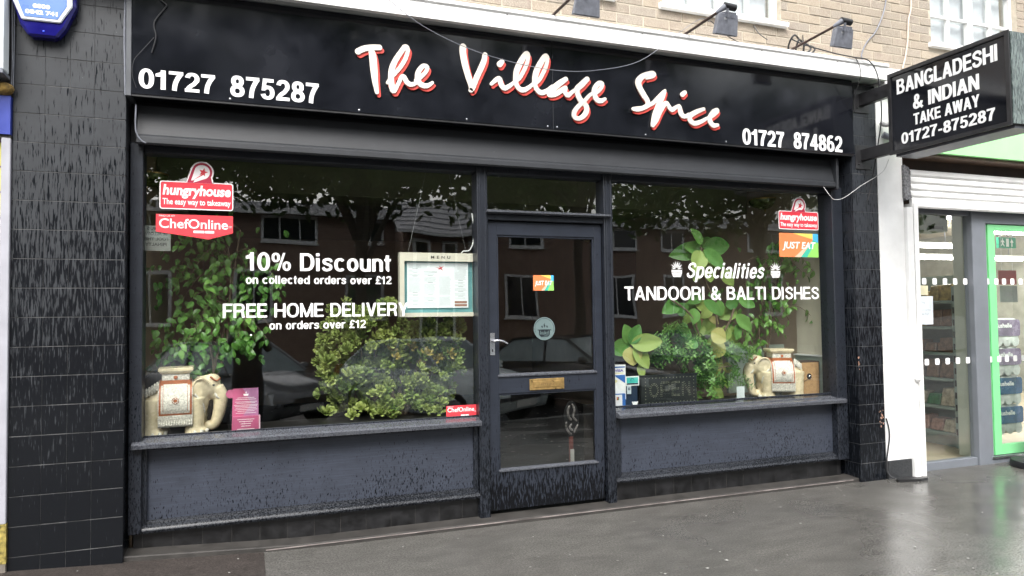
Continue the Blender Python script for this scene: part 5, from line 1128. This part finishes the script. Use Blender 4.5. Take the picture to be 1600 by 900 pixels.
MB().ell((5.507,.1178,1.455),(.006,.0004,.008),8,6).build('print',M['black'],o)
box('notice',5.458,5.612,.1181,.1188,1.520,1.604,mat('cream notice paper',(.66,.62,.42),.6),CS,label='small cream notice above the white one')
# store interior
S('store_floor',5.23,12,.16,6,-.05,.02,mat('tan vinyl floor',(.42,.36,.26),.35,var=.1)); S('store_ceiling',5.23,12,.17,6,2.72,2.78,mat('store ceiling',(.45,.40,.32),.9)); S('store_wall_back',5.23,12,6,6.1,0,2.72,mat('store back wall',(.16,.15,.12),.9)); S('store_wall_left',5.13,5.214,.32,6,0,2.8,mat('store side wall',(.35,.36,.30),.9)); S('store_wall_right',12,12.1,.16,6,0,2.72,mat('store right wall',(.3,.3,.26),.9))
t=thing('store_column','pale grey green boxed column just inside the food store window','column',(6.4,.3,0)); PG=mat('pale grey green panel',(.52,.56,.48),.5,var=.05)
box('column_body',6.285,6.50,.17,.40,.02,2.719,PG,t,bevel=.003)
t=thing('heater_unit','grey green heater box at the top of the food store window','heater',(6.2,.5,2.2)); box('casing',5.95,6.27,.42,.62,2.13,2.36,mat('grey green casing',(.30,.36,.27),.5),t,bevel=.01); box('grille',6.02,6.20,.416,.4195,2.15,2.18,M['black'],t)
LIT=mat('lit strip lamp',(1,.97,.88),.5,emit=24.0)
for i,(x0,x1,y,z) in enumerate(((6.75,9.2,1.5,2.46),(8.4,10.6,3.6,2.36),(9.2,12.0-.2,2.4,2.44),(9.0,11.6,3.3,2.15))):
    t=thing('strip_light',['nearest lit strip lamp on the food store ceiling','second lit strip lamp on the food store ceiling, just below the first','lit strip lamp seen through the green door, upper of two','lit strip lamp seen through the green door, lower of two'][i],'strip light',(x0,y,z)); box('tube',x0,x1,y,y+.14,z,z+.035,LIT,t); box('fitting',x0,x1,y-.01,y+.11,z+.036,z+.07,M['white'],t); 
    for xx in (x0+.3,x1-.3): box('hanger',xx,xx+.01,y+.045,y+.055,z+.07,2.719,M['gunmetal'],t)
# shelving, goods as things of their own
t=thing('shelving_unit','grey green shop shelving seen along its side through the store window','shelving',(6.8,1.5,0)); TG=mat('grey green shelf metal',(.26,.34,.32),.45,var=.1)
box('end_panel',6.555,6.62,.60,.64,.02,1.62,TG,t,bevel=.002); box('back_panel',7.0,7.04,.645,3.4,.02,1.75,TG,t)
for k in range(12): box('slot',6.550,6.5545,.612,.628,.15+k*.12,.21+k*.12,M['black'],t)
zs=[.16,.42,.70,.96,1.22,1.48]
for z in zs: box('shelf',6.56,6.998,.645,3.4,z-.03,z,TG,t,bevel=.002)
box('kick_panel',6.60,6.995,.645,3.4,.021,.125,TG,t)
GM=[mat('pack '+n,c,.4,var=.3,scale=25) for n,c in (('red',(.38,.04,.035)),('gold',(.42,.30,.08)),('brown',(.20,.11,.07)),('green',(.04,.20,.08)),('cream',(.5,.44,.34)),('pink',(.42,.24,.20)),('dark',(.08,.05,.05)))]
rs=random.Random(9)
pks=[]
for lv,z in enumerate(zs):
    y=.67
    while y<1.75:
        w_=rs.uniform(.10,.17); h=rs.uniform(.09,.19); 
        ci=[[4,5,5],[3,4,0],[2,4,6],[2,0,5],[1,2,4],[1,0,1]][lv][rs.randrange(3)]; cnt_=int(round((y-.67)/.001)); k_=sum(1 for q_ in pks if q_==lv); pks.append(lv)
        m=GM[ci]; od=['first','second','third','fourth','fifth','sixth','seventh','eighth','ninth','tenth'][k_]; sh=['bottom','second','third','fourth','fifth','top'][lv]; cn=['red','gold','brown','green','cream','pink','dark'][ci]
        bb=MB(); x0=6.575+rs.uniform(0,.02)
        bb.add([(x0,y,z+.001),(x0,y+w_,z+.001),(x0+.2,y+w_,z+.001),(x0+.2,y,z+.001),(x0+.03,y+.01,z+h),(x0+.03,y+w_-.012,z+h*.96),(x0+.17,y+w_-.01,z+h),(x0+.17,y+.01,z+h)],[(0,1,2,3),(4,5,6,7),(0,1,5,4),(1,2,6,5),(2,3,7,6),(3,0,4,7)])
        o=bb.build('food_pack',m,None,bevel=.008); tag(o,'%s food pack, %s from the near end on the %s shelf from below'%(cn,od,sh) if 0<lv<5 else '%s food pack, %s from the near end on the %s shelf'%(cn,od,sh),'food pack','food packs on the store shelves'); y+=w_+.012
# toilet roll packs behind the green door
CM=[mat('lilac pack wrap',(.24,.19,.28),.25,var=.3,scale=6),mat('blue pack wrap',(.04,.12,.25),.25,var=.3,scale=6)]; RW=mat('white tissue rolls',(.62,.64,.62),.6,var=.2,scale=8)
lab=['topmost lilac pack of toilet rolls behind the green door','second pack down in the toilet roll stack, lilac','third pack down in the toilet roll stack, blue label','bottom pack of the toilet roll stack behind the green door']
for k in range(4):
    z=1.02-k*.285; x0=6.72; t=thing('toilet_roll_pack',lab[k],'toilet roll pack',(x0,.42,z),'toilet roll packs by the store door')
    box('rolls',x0,x0+.50,.43,.62,z,z+.275,RW,t,bevel=.03); MB().prism(rrect(x0+.01,x0+.49,z+.10,z+.262,.03),.421,.4285).build('wrap_print',CM[1 if k>=2 else 0],t)
    text('Cushelle',x0+.13,x0+.37,z+.185,z+.228,.4200,V,t,name='print',bold=.03,th=.0008)
    for q in range(4):
        MB().lathe([(.012,-.001),(.05,-.0008),(.055,0)],(x0+.065+.12*q,.4275,z+.05),14,axis='y').build('roll_end',RW,t)
t=thing('exit_sign','green running man exit sign hanging inside the food store','exit sign',(8.62,1.5,2.12)); EG=mat('exit green',(.02,.32,.18),.4,emit=.12); box('panel',8.475,8.772,1.5,1.53,2.122,2.250,EG,t)
b=MB(); flat(b,[(8.69,2.14),(8.71,2.14),(8.71,2.19),(8.73,2.19),(8.70,2.23),(8.67,2.19),(8.69,2.19)],1.4985); flat(b,[(8.53,2.235),(8.548,2.235),(8.548,2.22),(8.53,2.22)],1.4985); flat(b,[(8.525,2.215),(8.555,2.215),(8.575,2.19),(8.565,2.185),(8.553,2.197),(8.553,2.175),(8.575,2.145),(8.563,2.138),(8.543,2.165),(8.52,2.145),(8.51,2.153),(8.53,2.175),(8.53,2.2),(8.515,2.185),(8.507,2.192)],1.4985); flat(b,[(8.60,2.138),(8.65,2.138),(8.65,2.235),(8.60,2.235)],1.4985); b.build('print',mat('exit white',(.7,.8,.75),.5,emit=.2),t)
for xx in (8.52,8.73): box('hanger',xx,xx+.008,1.51,1.518,2.2505,2.719,M['gunmetal'],t)
t=thing('shelf_poster','red poster above a grey price card, hung inside the green door','poster',(7.88,1.0,1.5)); box('red_sheet',7.745,8.03,1.0,1.004,1.655,1.812,mat('red poster',(.42,.06,.06),.6),t); box('grey_card',7.75,8.025,.992,.998,1.46,1.642,mat('grey card',(.36,.40,.38),.6),t); text('225',7.83,7.93,1.53,1.57,.9915,GP,t,name='print',bold=.03,th=.0005)
for xx in (7.80,7.97): MB().tube([(xx,1.0,1.812),(xx,1.0,2.72)],.0015,4).build('hanging_wire',M['wcable'],t)
t=thing('flag_base','round black base of a pavement banner at the right edge','banner base',(6.53,-.20,0))
MB().lathe([(0,.0),(.24,.0),(.245,.02),(.235,.055),(.06,.075),(.0,.076)],(6.53,-.20,0.002),32).build('base',M['black'],t,smooth=True); MB().tube([(6.53,-.20,.07),(6.53,-.20,1.7)],.014,8).build('pole',M['chrome'],t); box('banner',6.545,7.1,-.203,-.197,.15,1.68,M['white'],t)

# ================================================================ left neighbour, a sliver at the edge
t=thing('left_shopfront','edge of the shop on the left with a pale frame post and blue fascia','shopfront',(-1.6,.0,0))
box('frame_post',-1.236,-1.193,-.02,.08,.33,2.375,mat('pale grey frame',(.36,.36,.40),.4,var=.06),t,bevel=.003); box('fascia',-3.4,-1.193,-.03,.08,2.392,2.60,mat('blue fascia',(.03,.05,.30),.4,var=.1),t); box('frame_head',-3.4,-1.193,-.018,.06,2.3755,2.3915,M['dust'],t)
box('post_base',-1.236,-1.190,-.022,.08,.125,.3295,mat('chipped yellow paint',(.30,.24,.06),.6,var=.5,scale=40),t); box('stone_base',-3.4,-1.192,-.02,.08,-.05,.1245,mat('rough stone base',(.16,.14,.12),.9,var=.4,bmp=.5),t)
box('window_board',-3.4,-1.237,.03,.05,.33,2.375,mat('dull maroon window film',(.20,.10,.12),.5,var=.3,scale=9),t)
rs=random.Random(2)
for k in range(14):
    z=.45+k*.137; x=-1.243
    while x>-1.9:
        c=[(.5,.1,.02),(.6,.55,.5),(.15,.05,.12),(.08,.2,.3),(.5,.5,.1),(.3,.05,.08)][rs.randrange(6)]
        key='poster%s'%str(c)
        if key not in M: M[key]=mat('poster colour',c,.5,var=.2)
        box('poster',x-.12,x,.024,.0285,z,z+.125,M[key],t); x-=.128
box('upper_wall',-6,-1.192,.05,.3,2.60,3.30,M['dust'],t)
t=thing('light_box','white projecting light box at the top left corner of the view','light box',(-1.4,-.3,2.7)); LB=mat('white light box face',(.80,.84,.86),.4,var=.03)
box('face',-1.62,-1.200,-.14,-.03,2.705,3.5,LB,t,bevel=.01); box('rim',-1.63,-1.198,-.145,-.025,2.688,2.7045,M['gunmetal'],t)
for k in range(4): cable(['thickest','grey','thin','slack'][k]+' cable in the bundle running down left of the black pillar',[(-1.196+.004*k,-.02-.004*k,3.6),(-1.197+.005*k,-.02,3.1),(-1.193+.003*k,-.018,2.8),(-1.198+.004*k,-.015,2.62)],.0055-.0008*k,M['gunmetal'] if k%2 else M['cable'])
o=MB().ell((-1.225,-.03,2.635),(.05,.04,.035),12,8).build('expanding_foam',mat('old yellow foam',(.30,.19,.05),.9,var=.5,scale=30,bmp=1,bscale=60),smooth=True); tag(o,'lump of old yellow sealing foam under the light box','sealing foam')
# ================================================================ across the street (seen in the window glass)
RB=newmat('dark red brickwork'); m_,nt_,b_=RB; bt=N(nt_,'ShaderNodeTexBrick'); bt.inputs['Color1'].default_value=(.28,.17,.13,1); bt.inputs['Color2'].default_value=(.21,.13,.10,1); bt.inputs['Mortar'].default_value=(.30,.25,.21,1); bt.inputs['Scale'].default_value=1; bt.inputs['Brick Width'].default_value=.225; bt.inputs['Row Height'].default_value=.075; bt.inputs['Mortar Size'].default_value=.01
nt_.links.new(pos(nt_,(1,1,1),(R(90),0,0)),bt.inputs['Vector']); nt_.links.new(bt.outputs[0],b_.inputs['Base Color']); b_.inputs['Roughness'].default_value=.9; RB=m_
RF=mat('grey roof tile',(.34,.34,.35),.45,var=.2,rnd=.2)
def house(label,x0,x1,y0,zs_,ze,zr,dep,wins,axis='x'):
    t=thing('brick_house',label,'building',((x0+x1)/2,y0,-.6))
    box('wall',x0,x1,y0-dep,y0,-.65,ze,RB,t)
    r=MB(); ym=y0-dep/2
    r.add([(x0-.3,y0+.4,ze-.1),(x1+.3,y0+.4,ze-.1),(x1+.3,ym,zr),(x0-.3,ym,zr),(x0-.3,y0-dep-.4,ze-.1),(x1+.3,y0-dep-.4,ze-.1)],[(0,1,2,3),(3,2,5,4)]).add([(x0,y0,ze-.02),(x0,ym,zr-.05),(x0,y0-dep,ze-.02)],[(0,1,2)]).add([(x1,y0,ze-.02),(x1,ym,zr-.05),(x1,y0-dep,ze-.02)],[(0,1,2)])
    rf=r.build('roof',RF,t)
    # tile courses stepped up the front slope
    tb=MB(); n=int(math.hypot(dep/2+.4,zr-ze)/.30); 
    for k in range(n):
        f=k/n; y=y0+.4+(ym-y0-.4)*f; z=ze-.1+(zr-ze+.1)*f; 
        x=x0-.3+(.15 if k%2 else 0)
        while x<x1+.3: tb.box(x+.006,min(x+.30,x1+.3)-.006,y-.32,y,z+.005,z+.035); x+=.30
    o=tb.build('roof_tiles',RF,t); o['kind']='stuff'
    box('gutter',x0-.3,x1+.3,y0+.38,y0+.48,ze-.2,ze-.1,M['white'],t)
    for (wx0,wx1,wz0,wz1,dv) in wins:
        b=MB(); f=.11
        b.box(wx0,wx0+f,y0-.02,y0+.03,wz0,wz1).box(wx1-f,wx1,y0-.02,y0+.03,wz0,wz1).box(wx0+f,wx1-f,y0-.02,y0+.03,wz0,wz0+f).box(wx0+f,wx1-f,y0-.02,y0+.03,wz1-f,wz1)
        for k in range(1,dv): xx=wx0+(wx1-wx0)*k/dv; b.box(xx-.03,xx+.03,y0-.02,y0+.028,wz0+f,wz1-f)
        b.box(wx0-.05,wx1+.05,y0+.03,y0+.12,wz0-.06,wz0)
        w=b.build('window',M['white'],t); box('pane',wx0+f,wx1-f,y0-.001,y0+.012,wz0+f,wz1-f,DGL,w)
    return t
DGL=mat('dark window glass',(.02,.025,.03),.05)
W1=[(x,x+w_,4.3,5.25,2 if w_<2 else 3) for x,w_ in ((-18,2.1),(-13,1.4),(-8.5,2.1),(-4,1.3),(.5,2.1),(3.95,1.25),(10.6,1.5),(14.8,1.9),(18.2,1.3),(23,2.1),(28,2.1))]+[(x,x+w_,1.2,3.1,2 if w_<2 else 3) for x,w_ in ((-18,2.1),(-13,1.4),(-8.5,2.1),(-4,1.3),(-.5,1.3),(3.6,1.6),(10.3,1.6),(14.8,1.9),(18.2,1.3),(23,2.1))]
house('long dark red brick house with white windows across the street',-24,34,-24,0,5.45,6.2,5,W1)
house('projecting brick wing with a pale tiled roof across the street',5.7,9.4,-22.4,0,4.75,6.1,3.0,[(6.0,6.6,3.2,4.4,1),(7.1,7.8,3.2,4.4,1),(8.3,9.0,3.2,4.4,1),(6.2,7.7,.4,2.2,2)])
box('far_pavement',-30,36,-23.9,-18.0,-.519,-.4,M['asphalt_b'],kind='structure')
# street trees between the parking bays and the road
def street_tree(label,x,y,h0,h1,rx,nl,seed):
    rs=random.Random(seed); t=thing('street_tree',label,'tree',(x,y,-.52),'street trees opposite the shop')
    MB().tube(spline([(x,y,-.62),(x+.05,y,1.0),(x-.08,y+.05,2.8),(x,y,h0+1.2)],6),[.20-.006*i for i in range(19)],10).build('trunk',M['treebark'],t,smooth=True)
    b=MB()
    for k in range(12):
        a=rs.uniform(0,6.28); r=rs.uniform(.5,.95)*rx; z=rs.uniform(h0+.6,h1-.8); b.tube(spline([(x,y,rs.uniform(2.4,h0+.9)),(x+r*.4*math.cos(a),y+r*.4*math.sin(a),z*.5+h0*.5),(x+r*math.cos(a),y+r*math.sin(a)*.7,z)],5),[.09-.0075*i for i in range(11)],6)
    b.build('branch',M['treebark'],t)['kind']='stuff'
    cl=[(rs.gauss(0,.5),rs.gauss(0,.5),rs.uniform(-1,1)) for _ in range(46)]
    vs=[];fs=[]
    for k in range(nl):
        c=cl[rs.randrange(46)]; q=[rs.gauss(0,.16) for _ in range(3)]
        px=(c[0]+q[0]); py=(c[1]+q[1]); pz=c[2]*.85+q[2]*1.1
        X=x+px*rx; Y=y+py*rx*.6; Z=(h0+h1)/2+pz*(h1-h0)/2
        if Z<h0-.45: continue
        d=Vector((rs.uniform(-1,1),rs.uniform(-1,1),rs.uniform(-1,1))).normalized(); e=d.orthogonal().normalized(); l=rs.uniform(.09,.17)
        P_=Vector((X,Y,Z)); n=len(vs); vs+=[tuple(P_-d*l),tuple(P_-e*l*.5),tuple(P_+d*l),tuple(P_+e*l*.5)]; fs.append((n,n+1,n+2,n+3))
    me=bpy.data.meshes.new('crown'); me.from_pydata([(a,b2,c2+.6) if 0 else (a-x,b2-y,c2+.52) for a,b2,c2 in vs],[],fs); me.materials.append(M['tree']); o=bpy.data.objects.new('crown',me); link(o); o.parent=t
street_tree('street tree opposite the left window',-2.6,-12.0,4.1,8.2,3.4,15000,1)
street_tree('street tree opposite the door',2.6,-12.6,4.15,8.8,3.4,17000,2)
street_tree('street tree opposite the right window',8.2,-12.2,4.1,8.4,3.6,15000,3)
street_tree('street tree farthest to the right',14.5,-12.8,4.0,8.0,3.6,10000,5)
# cars parked nose-in at an angle
def car(label,x,y,rz,paint,grp='cars parked along the kerb'):
    t=thing('parked_car',label,'car',(0,0,0),grp)
    st=[(-2.10,.45,.78,.62),(-2.05,.30,.92,.78),(-1.6,.22,.96,.85),(-.9,.20,.97,.87),(0,.20,.97,.87),(.8,.20,.95,.87),(1.2,.22,.88,.86),(1.75,.24,.78,.82),(2.02,.30,.68,.74),(2.12,.38,.58,.62)]
    vs=[];fs=[]
    for X,zb,zt,w_ in st:
        for s,q in ((1,1),(-1,-1)): pass
        ring=[(w_*.9,zb),(w_,zb+.16),(w_*1.0,(zb+zt)/2),(w_*.97,zt-.10),(w_*.84,zt-.01),(w_*.4,zt+.02),(-w_*.4,zt+.02),(-w_*.84,zt-.01),(-w_*.97,zt-.10),(-w_*1.0,(zb+zt)/2),(-w_,zb+.16),(-w_*.9,zb)]
        vs+=[(X,a,b2) for a,b2 in ring]
    n=12
    for i in range(len(st)-1):
        for j in range(n): fs.append((i*n+j,(i+1)*n+j,(i+1)*n+(j+1)%n,i*n+(j+1)%n))
    fs+=[tuple(range(n)),tuple(len(vs)-1-j for j in range(n))]
    body=MB().add(vs,fs).build('body',paint,t,smooth=True)
    gh=[(-1.75,.93,.94,.72),(-1.25,.93,1.38,.70),(-.5,.94,1.45,.71),(.15,.94,1.42,.70),(.95,.92,.93,.74)]
    vs=[];fs=[]
    for X,z0,z1,w_ in gh:
        vs+=[(X,w_+.06,z0),(X,w_*.80,z1),(X,-w_*.80,z1),(X,-w_-.06,z0)]
    for i in range(4):
        for j in range(3): fs.append((i*4+j,(i+1)*4+j,(i+1)*4+j+1,i*4+j+1))
    MB().add(vs,fs).build('windows',DGL if 0 else CGL,t,smooth=False)
    r=MB().add([(-1.27,.565,1.385),(-.5,.575,1.458),(.17,.57,1.43),(.17,-.57,1.43),(-.5,-.575,1.458),(-1.27,-.565,1.385),(-1.27,.565,1.37),(-.5,.575,1.44),(.17,.57,1.415),(.17,-.57,1.415),(-.5,-.575,1.44),(-1.27,-.565,1.37)],[(0,1,4,5),(1,2,3,4),(6,7,1,0),(7,8,2,1),(8,9,3,2),(9,10,4,3),(10,11,5,4),(11,6,0,5)])
    r.build('roof',paint,t)
    for s in (-1,1):
        b=MB().tube([(.95,s*.79,.93),(.15,s*.57,1.43),(-.5,s*.575,1.452),(-1.25,s*.57,1.39),(-1.75,s*.76,.94)],.028,6).tube([(-.35,s*.78,.95),(-.42,s*.585,1.44)],.03,6); b.build('pillars',paint,t)
        MB().ell((.72,s*.93,1.0),(.09,.10,.06),10,8).build('mirror',paint,t,smooth=True)
        MB().prism([(1.86,.52),(2.02,.50),(1.93,.70),(1.60,.74)],s*.50,s*.80).build('headlight',HLG,t,bevel=.02)
        MB().prism([(-2.10,.72),(-2.02,.92),(-1.9,.92),(-1.95,.72)],s*.55,s*.80).build('tail_light',mat('tail red',(.3,.02,.02),.2) if 'tl' not in M else M['tl'],t,bevel=.01)
        for X in (-1.28,1.32):
            wv=MB().lathe([(.20,-.09),(.30,-.10),(.315,-.07),(.315,.07),(.30,.10),(.20,.09)],(X,s*.76,.315),24,axis='y').build('wheel',M['black'],t,smooth=True)
            b=MB().lathe([(.0,-.02),(.05,-.03),(.20,0),(.205,.02),(0,.03)],(X,s*.845,.315),20,axis='y')
            b.build('rim',M['chrome'],wv,smooth=True)
    box('grille',2.085,2.125,-.40,.40,.46,.60,M['black'],t,bevel=.01); box('number_plate',2.123,2.14,-.26,.26,.36,.47,mat('plate white2',(.6,.6,.58),.4),t)
    for s in (-1,1): MB().tube([(.98,s*.1,.935),(.75,s*.1+.35,.985)],.008,4).build('wiper',M['black'],t)
    t.location=(x,y,-.52); t.rotation_euler=(0,0,rz); return t
CGL=mat('pale car glass',(.30,.36,.37),.08,var=.1); HLG=mat('headlamp glass',(.45,.47,.48),.12,.3); M['tl']=mat('tail red',(.3,.02,.02),.2)  # car glass: mist and reflected sky put into one pale base colour
car('silver blue car parked nose towards the shop, mirrored in the left window',3.35,-8.35,R(60),mat('silver blue car paint',(.62,.70,.72),.3))
car('black car parked beside the silver blue one, mirrored in the door',6.5,-8.9,R(55),mat('black car paint',(.03,.032,.036),.1))
car('dark grey car parked behind the photographer, mirrored in the left window',-.2,-9.3,R(55),mat('grey car paint',(.16,.17,.18),.18,.1))
car('dark blue car parked at the right, mirrored in the right window',9.9,-9.3,R(57),mat('navy car paint',(.04,.05,.08),.15))
# ---------------------------------------------------------------- the photographer, seen only as a reflection
def skin(name,pts,edges,m,parent,sub=2):
    me=bpy.data.meshes.new(name); me.from_pydata([p[:3] for p in pts],edges,[]); me.materials.append(m)
    o=bpy.data.objects.new(name,me); link(o); o.parent=parent
    md=o.modifiers.new('skin','SKIN'); md.use_smooth_shade=True
    for i,p in enumerate(pts): me.skin_vertices[0].data[i].radius=(p[3],p[4] if len(p)>4 else p[3])
    me.skin_vertices[0].data[0].use_root=True
    s_=o.modifiers.new('sub','SUBSURF'); s_.levels=sub; s_.render_levels=sub; return o
PG0=(0.0,-4.95,gz(0,-4.95))
t=thing('person','person in a dark coat and hood holding up a phone, mirrored in the left window','person',PG0); ORG[t.name]=Vector((0,0,0)); g0=PG0[2]
COAT=mat('dark raincoat',(.018,.018,.022),.55); SKN=mat('skin',(.42,.24,.17),.55,var=.05); JN=mat('dark jeans',(.02,.025,.045),.8)
zz=lambda z:z
body=[(0,0,.92,.16,.12),(0,0,1.12,.15,.11),(0,0.01,1.32,.17,.11),(0,.0,1.46,.085,.075),(.17,0,1.40,.065),(.25,.12,1.22,.050),(.13,.30,1.40,.038),(-.17,0,1.40,.065),(-.25,.12,1.22,.050),(-.13,.30,1.40,.038),(.10,0,.78,.10),(.11,.01,.48,.068),(.12,0,.10,.05),(-.10,0,.78,.10),(-.11,.01,.48,.068),(-.12,0,.10,.05)]
skin('coat_and_trousers',body,[(0,1),(1,2),(2,3),(2,4),(4,5),(5,6),(2,7),(7,8),(8,9),(0,10),(10,11),(11,12),(0,13),(13,14),(14,15)],COAT,t)
def hb(n,m,f):
    b=MB(); f(b); ORG['__h']=Vector((0,0,0)); o=b.build(n,m,None,smooth=True); o.parent=t; return o
hb('head',SKN,lambda b:(b.ell((0,.01,1.60),(.075,.095,.115),20,14),b.tube([(0,.0,1.42),(0,.0,1.54)],[.055,.05],12),b.tube([(0,.098,1.615),(0,.12,1.585),(0,.104,1.578)],[.010,.014,.010],8),b.ell((.078,.0,1.60),(.012,.022,.032),8,6),b.ell((-.078,.0,1.60),(.012,.022,.032),8,6)))
for s in (-1,1): hb('eye',M['white'],lambda b:b.ell((s*.030,.093,1.622),(.012,.008,.008),8,6))
hb('mouth',mat('lips',(.35,.12,.1),.5),lambda b:b.ell((0,.098,1.545),(.024,.010,.006),10,6))
hb('hood',COAT,lambda b:b.lathe([(.105,-.02),(.118,.03),(.115,.10),(.09,.16),(.05,.19),(.0,.20)],(0,-.02,1.53),20,a0=math.pi*.86,a1=math.pi*2.14))
for s in (-1,1):
    hb('shoe',M['black'],lambda b:b.ell((s*.12,.06,.045),(.05,.14,.045),14,8))
    def hand(b,s=s):
        b.ell((s*.098,.345,1.40),(.016,.030,.045),12,8)
        for k in range(4): zq=1.432-.021*k; L_=(.030,.036,.034,.026)[k]; b.tube(spline([(s*.097,.36,zq),(s*.098,.392,zq),(s*(.098-L_*.6),.400,zq),(s*(.098-L_),.396,zq)],4),[.0095]*8+[.0075]*5,8)
        b.tube(spline([(s*.095,.335,1.375),(s*.075,.352,1.362),(s*.058,.365,1.372)],4),[.011]*6+[.009]*3,8)
    hb('hand',SKN,hand)
t.location=PG0; t.rotation_euler=(0,0,0)
tp=thing('phone','dark phone with its light on, held up in both hands','phone',(0,-4.565,1.40)); zc=g0+1.40
box('phone_body',-.080,.080,-4.576,-4.568,1.362-(1.40-zc)*1,1.438-(1.40-zc)*1,M['black'],tp,bevel=.003)
MB().lathe([(0,-.001),(.006,-.001),(.006,.001)],(.045,-4.5655,zc+.018),14,axis='y').build('phone_light',mat('phone light',(1,1,1),.5,emit=250),tp)
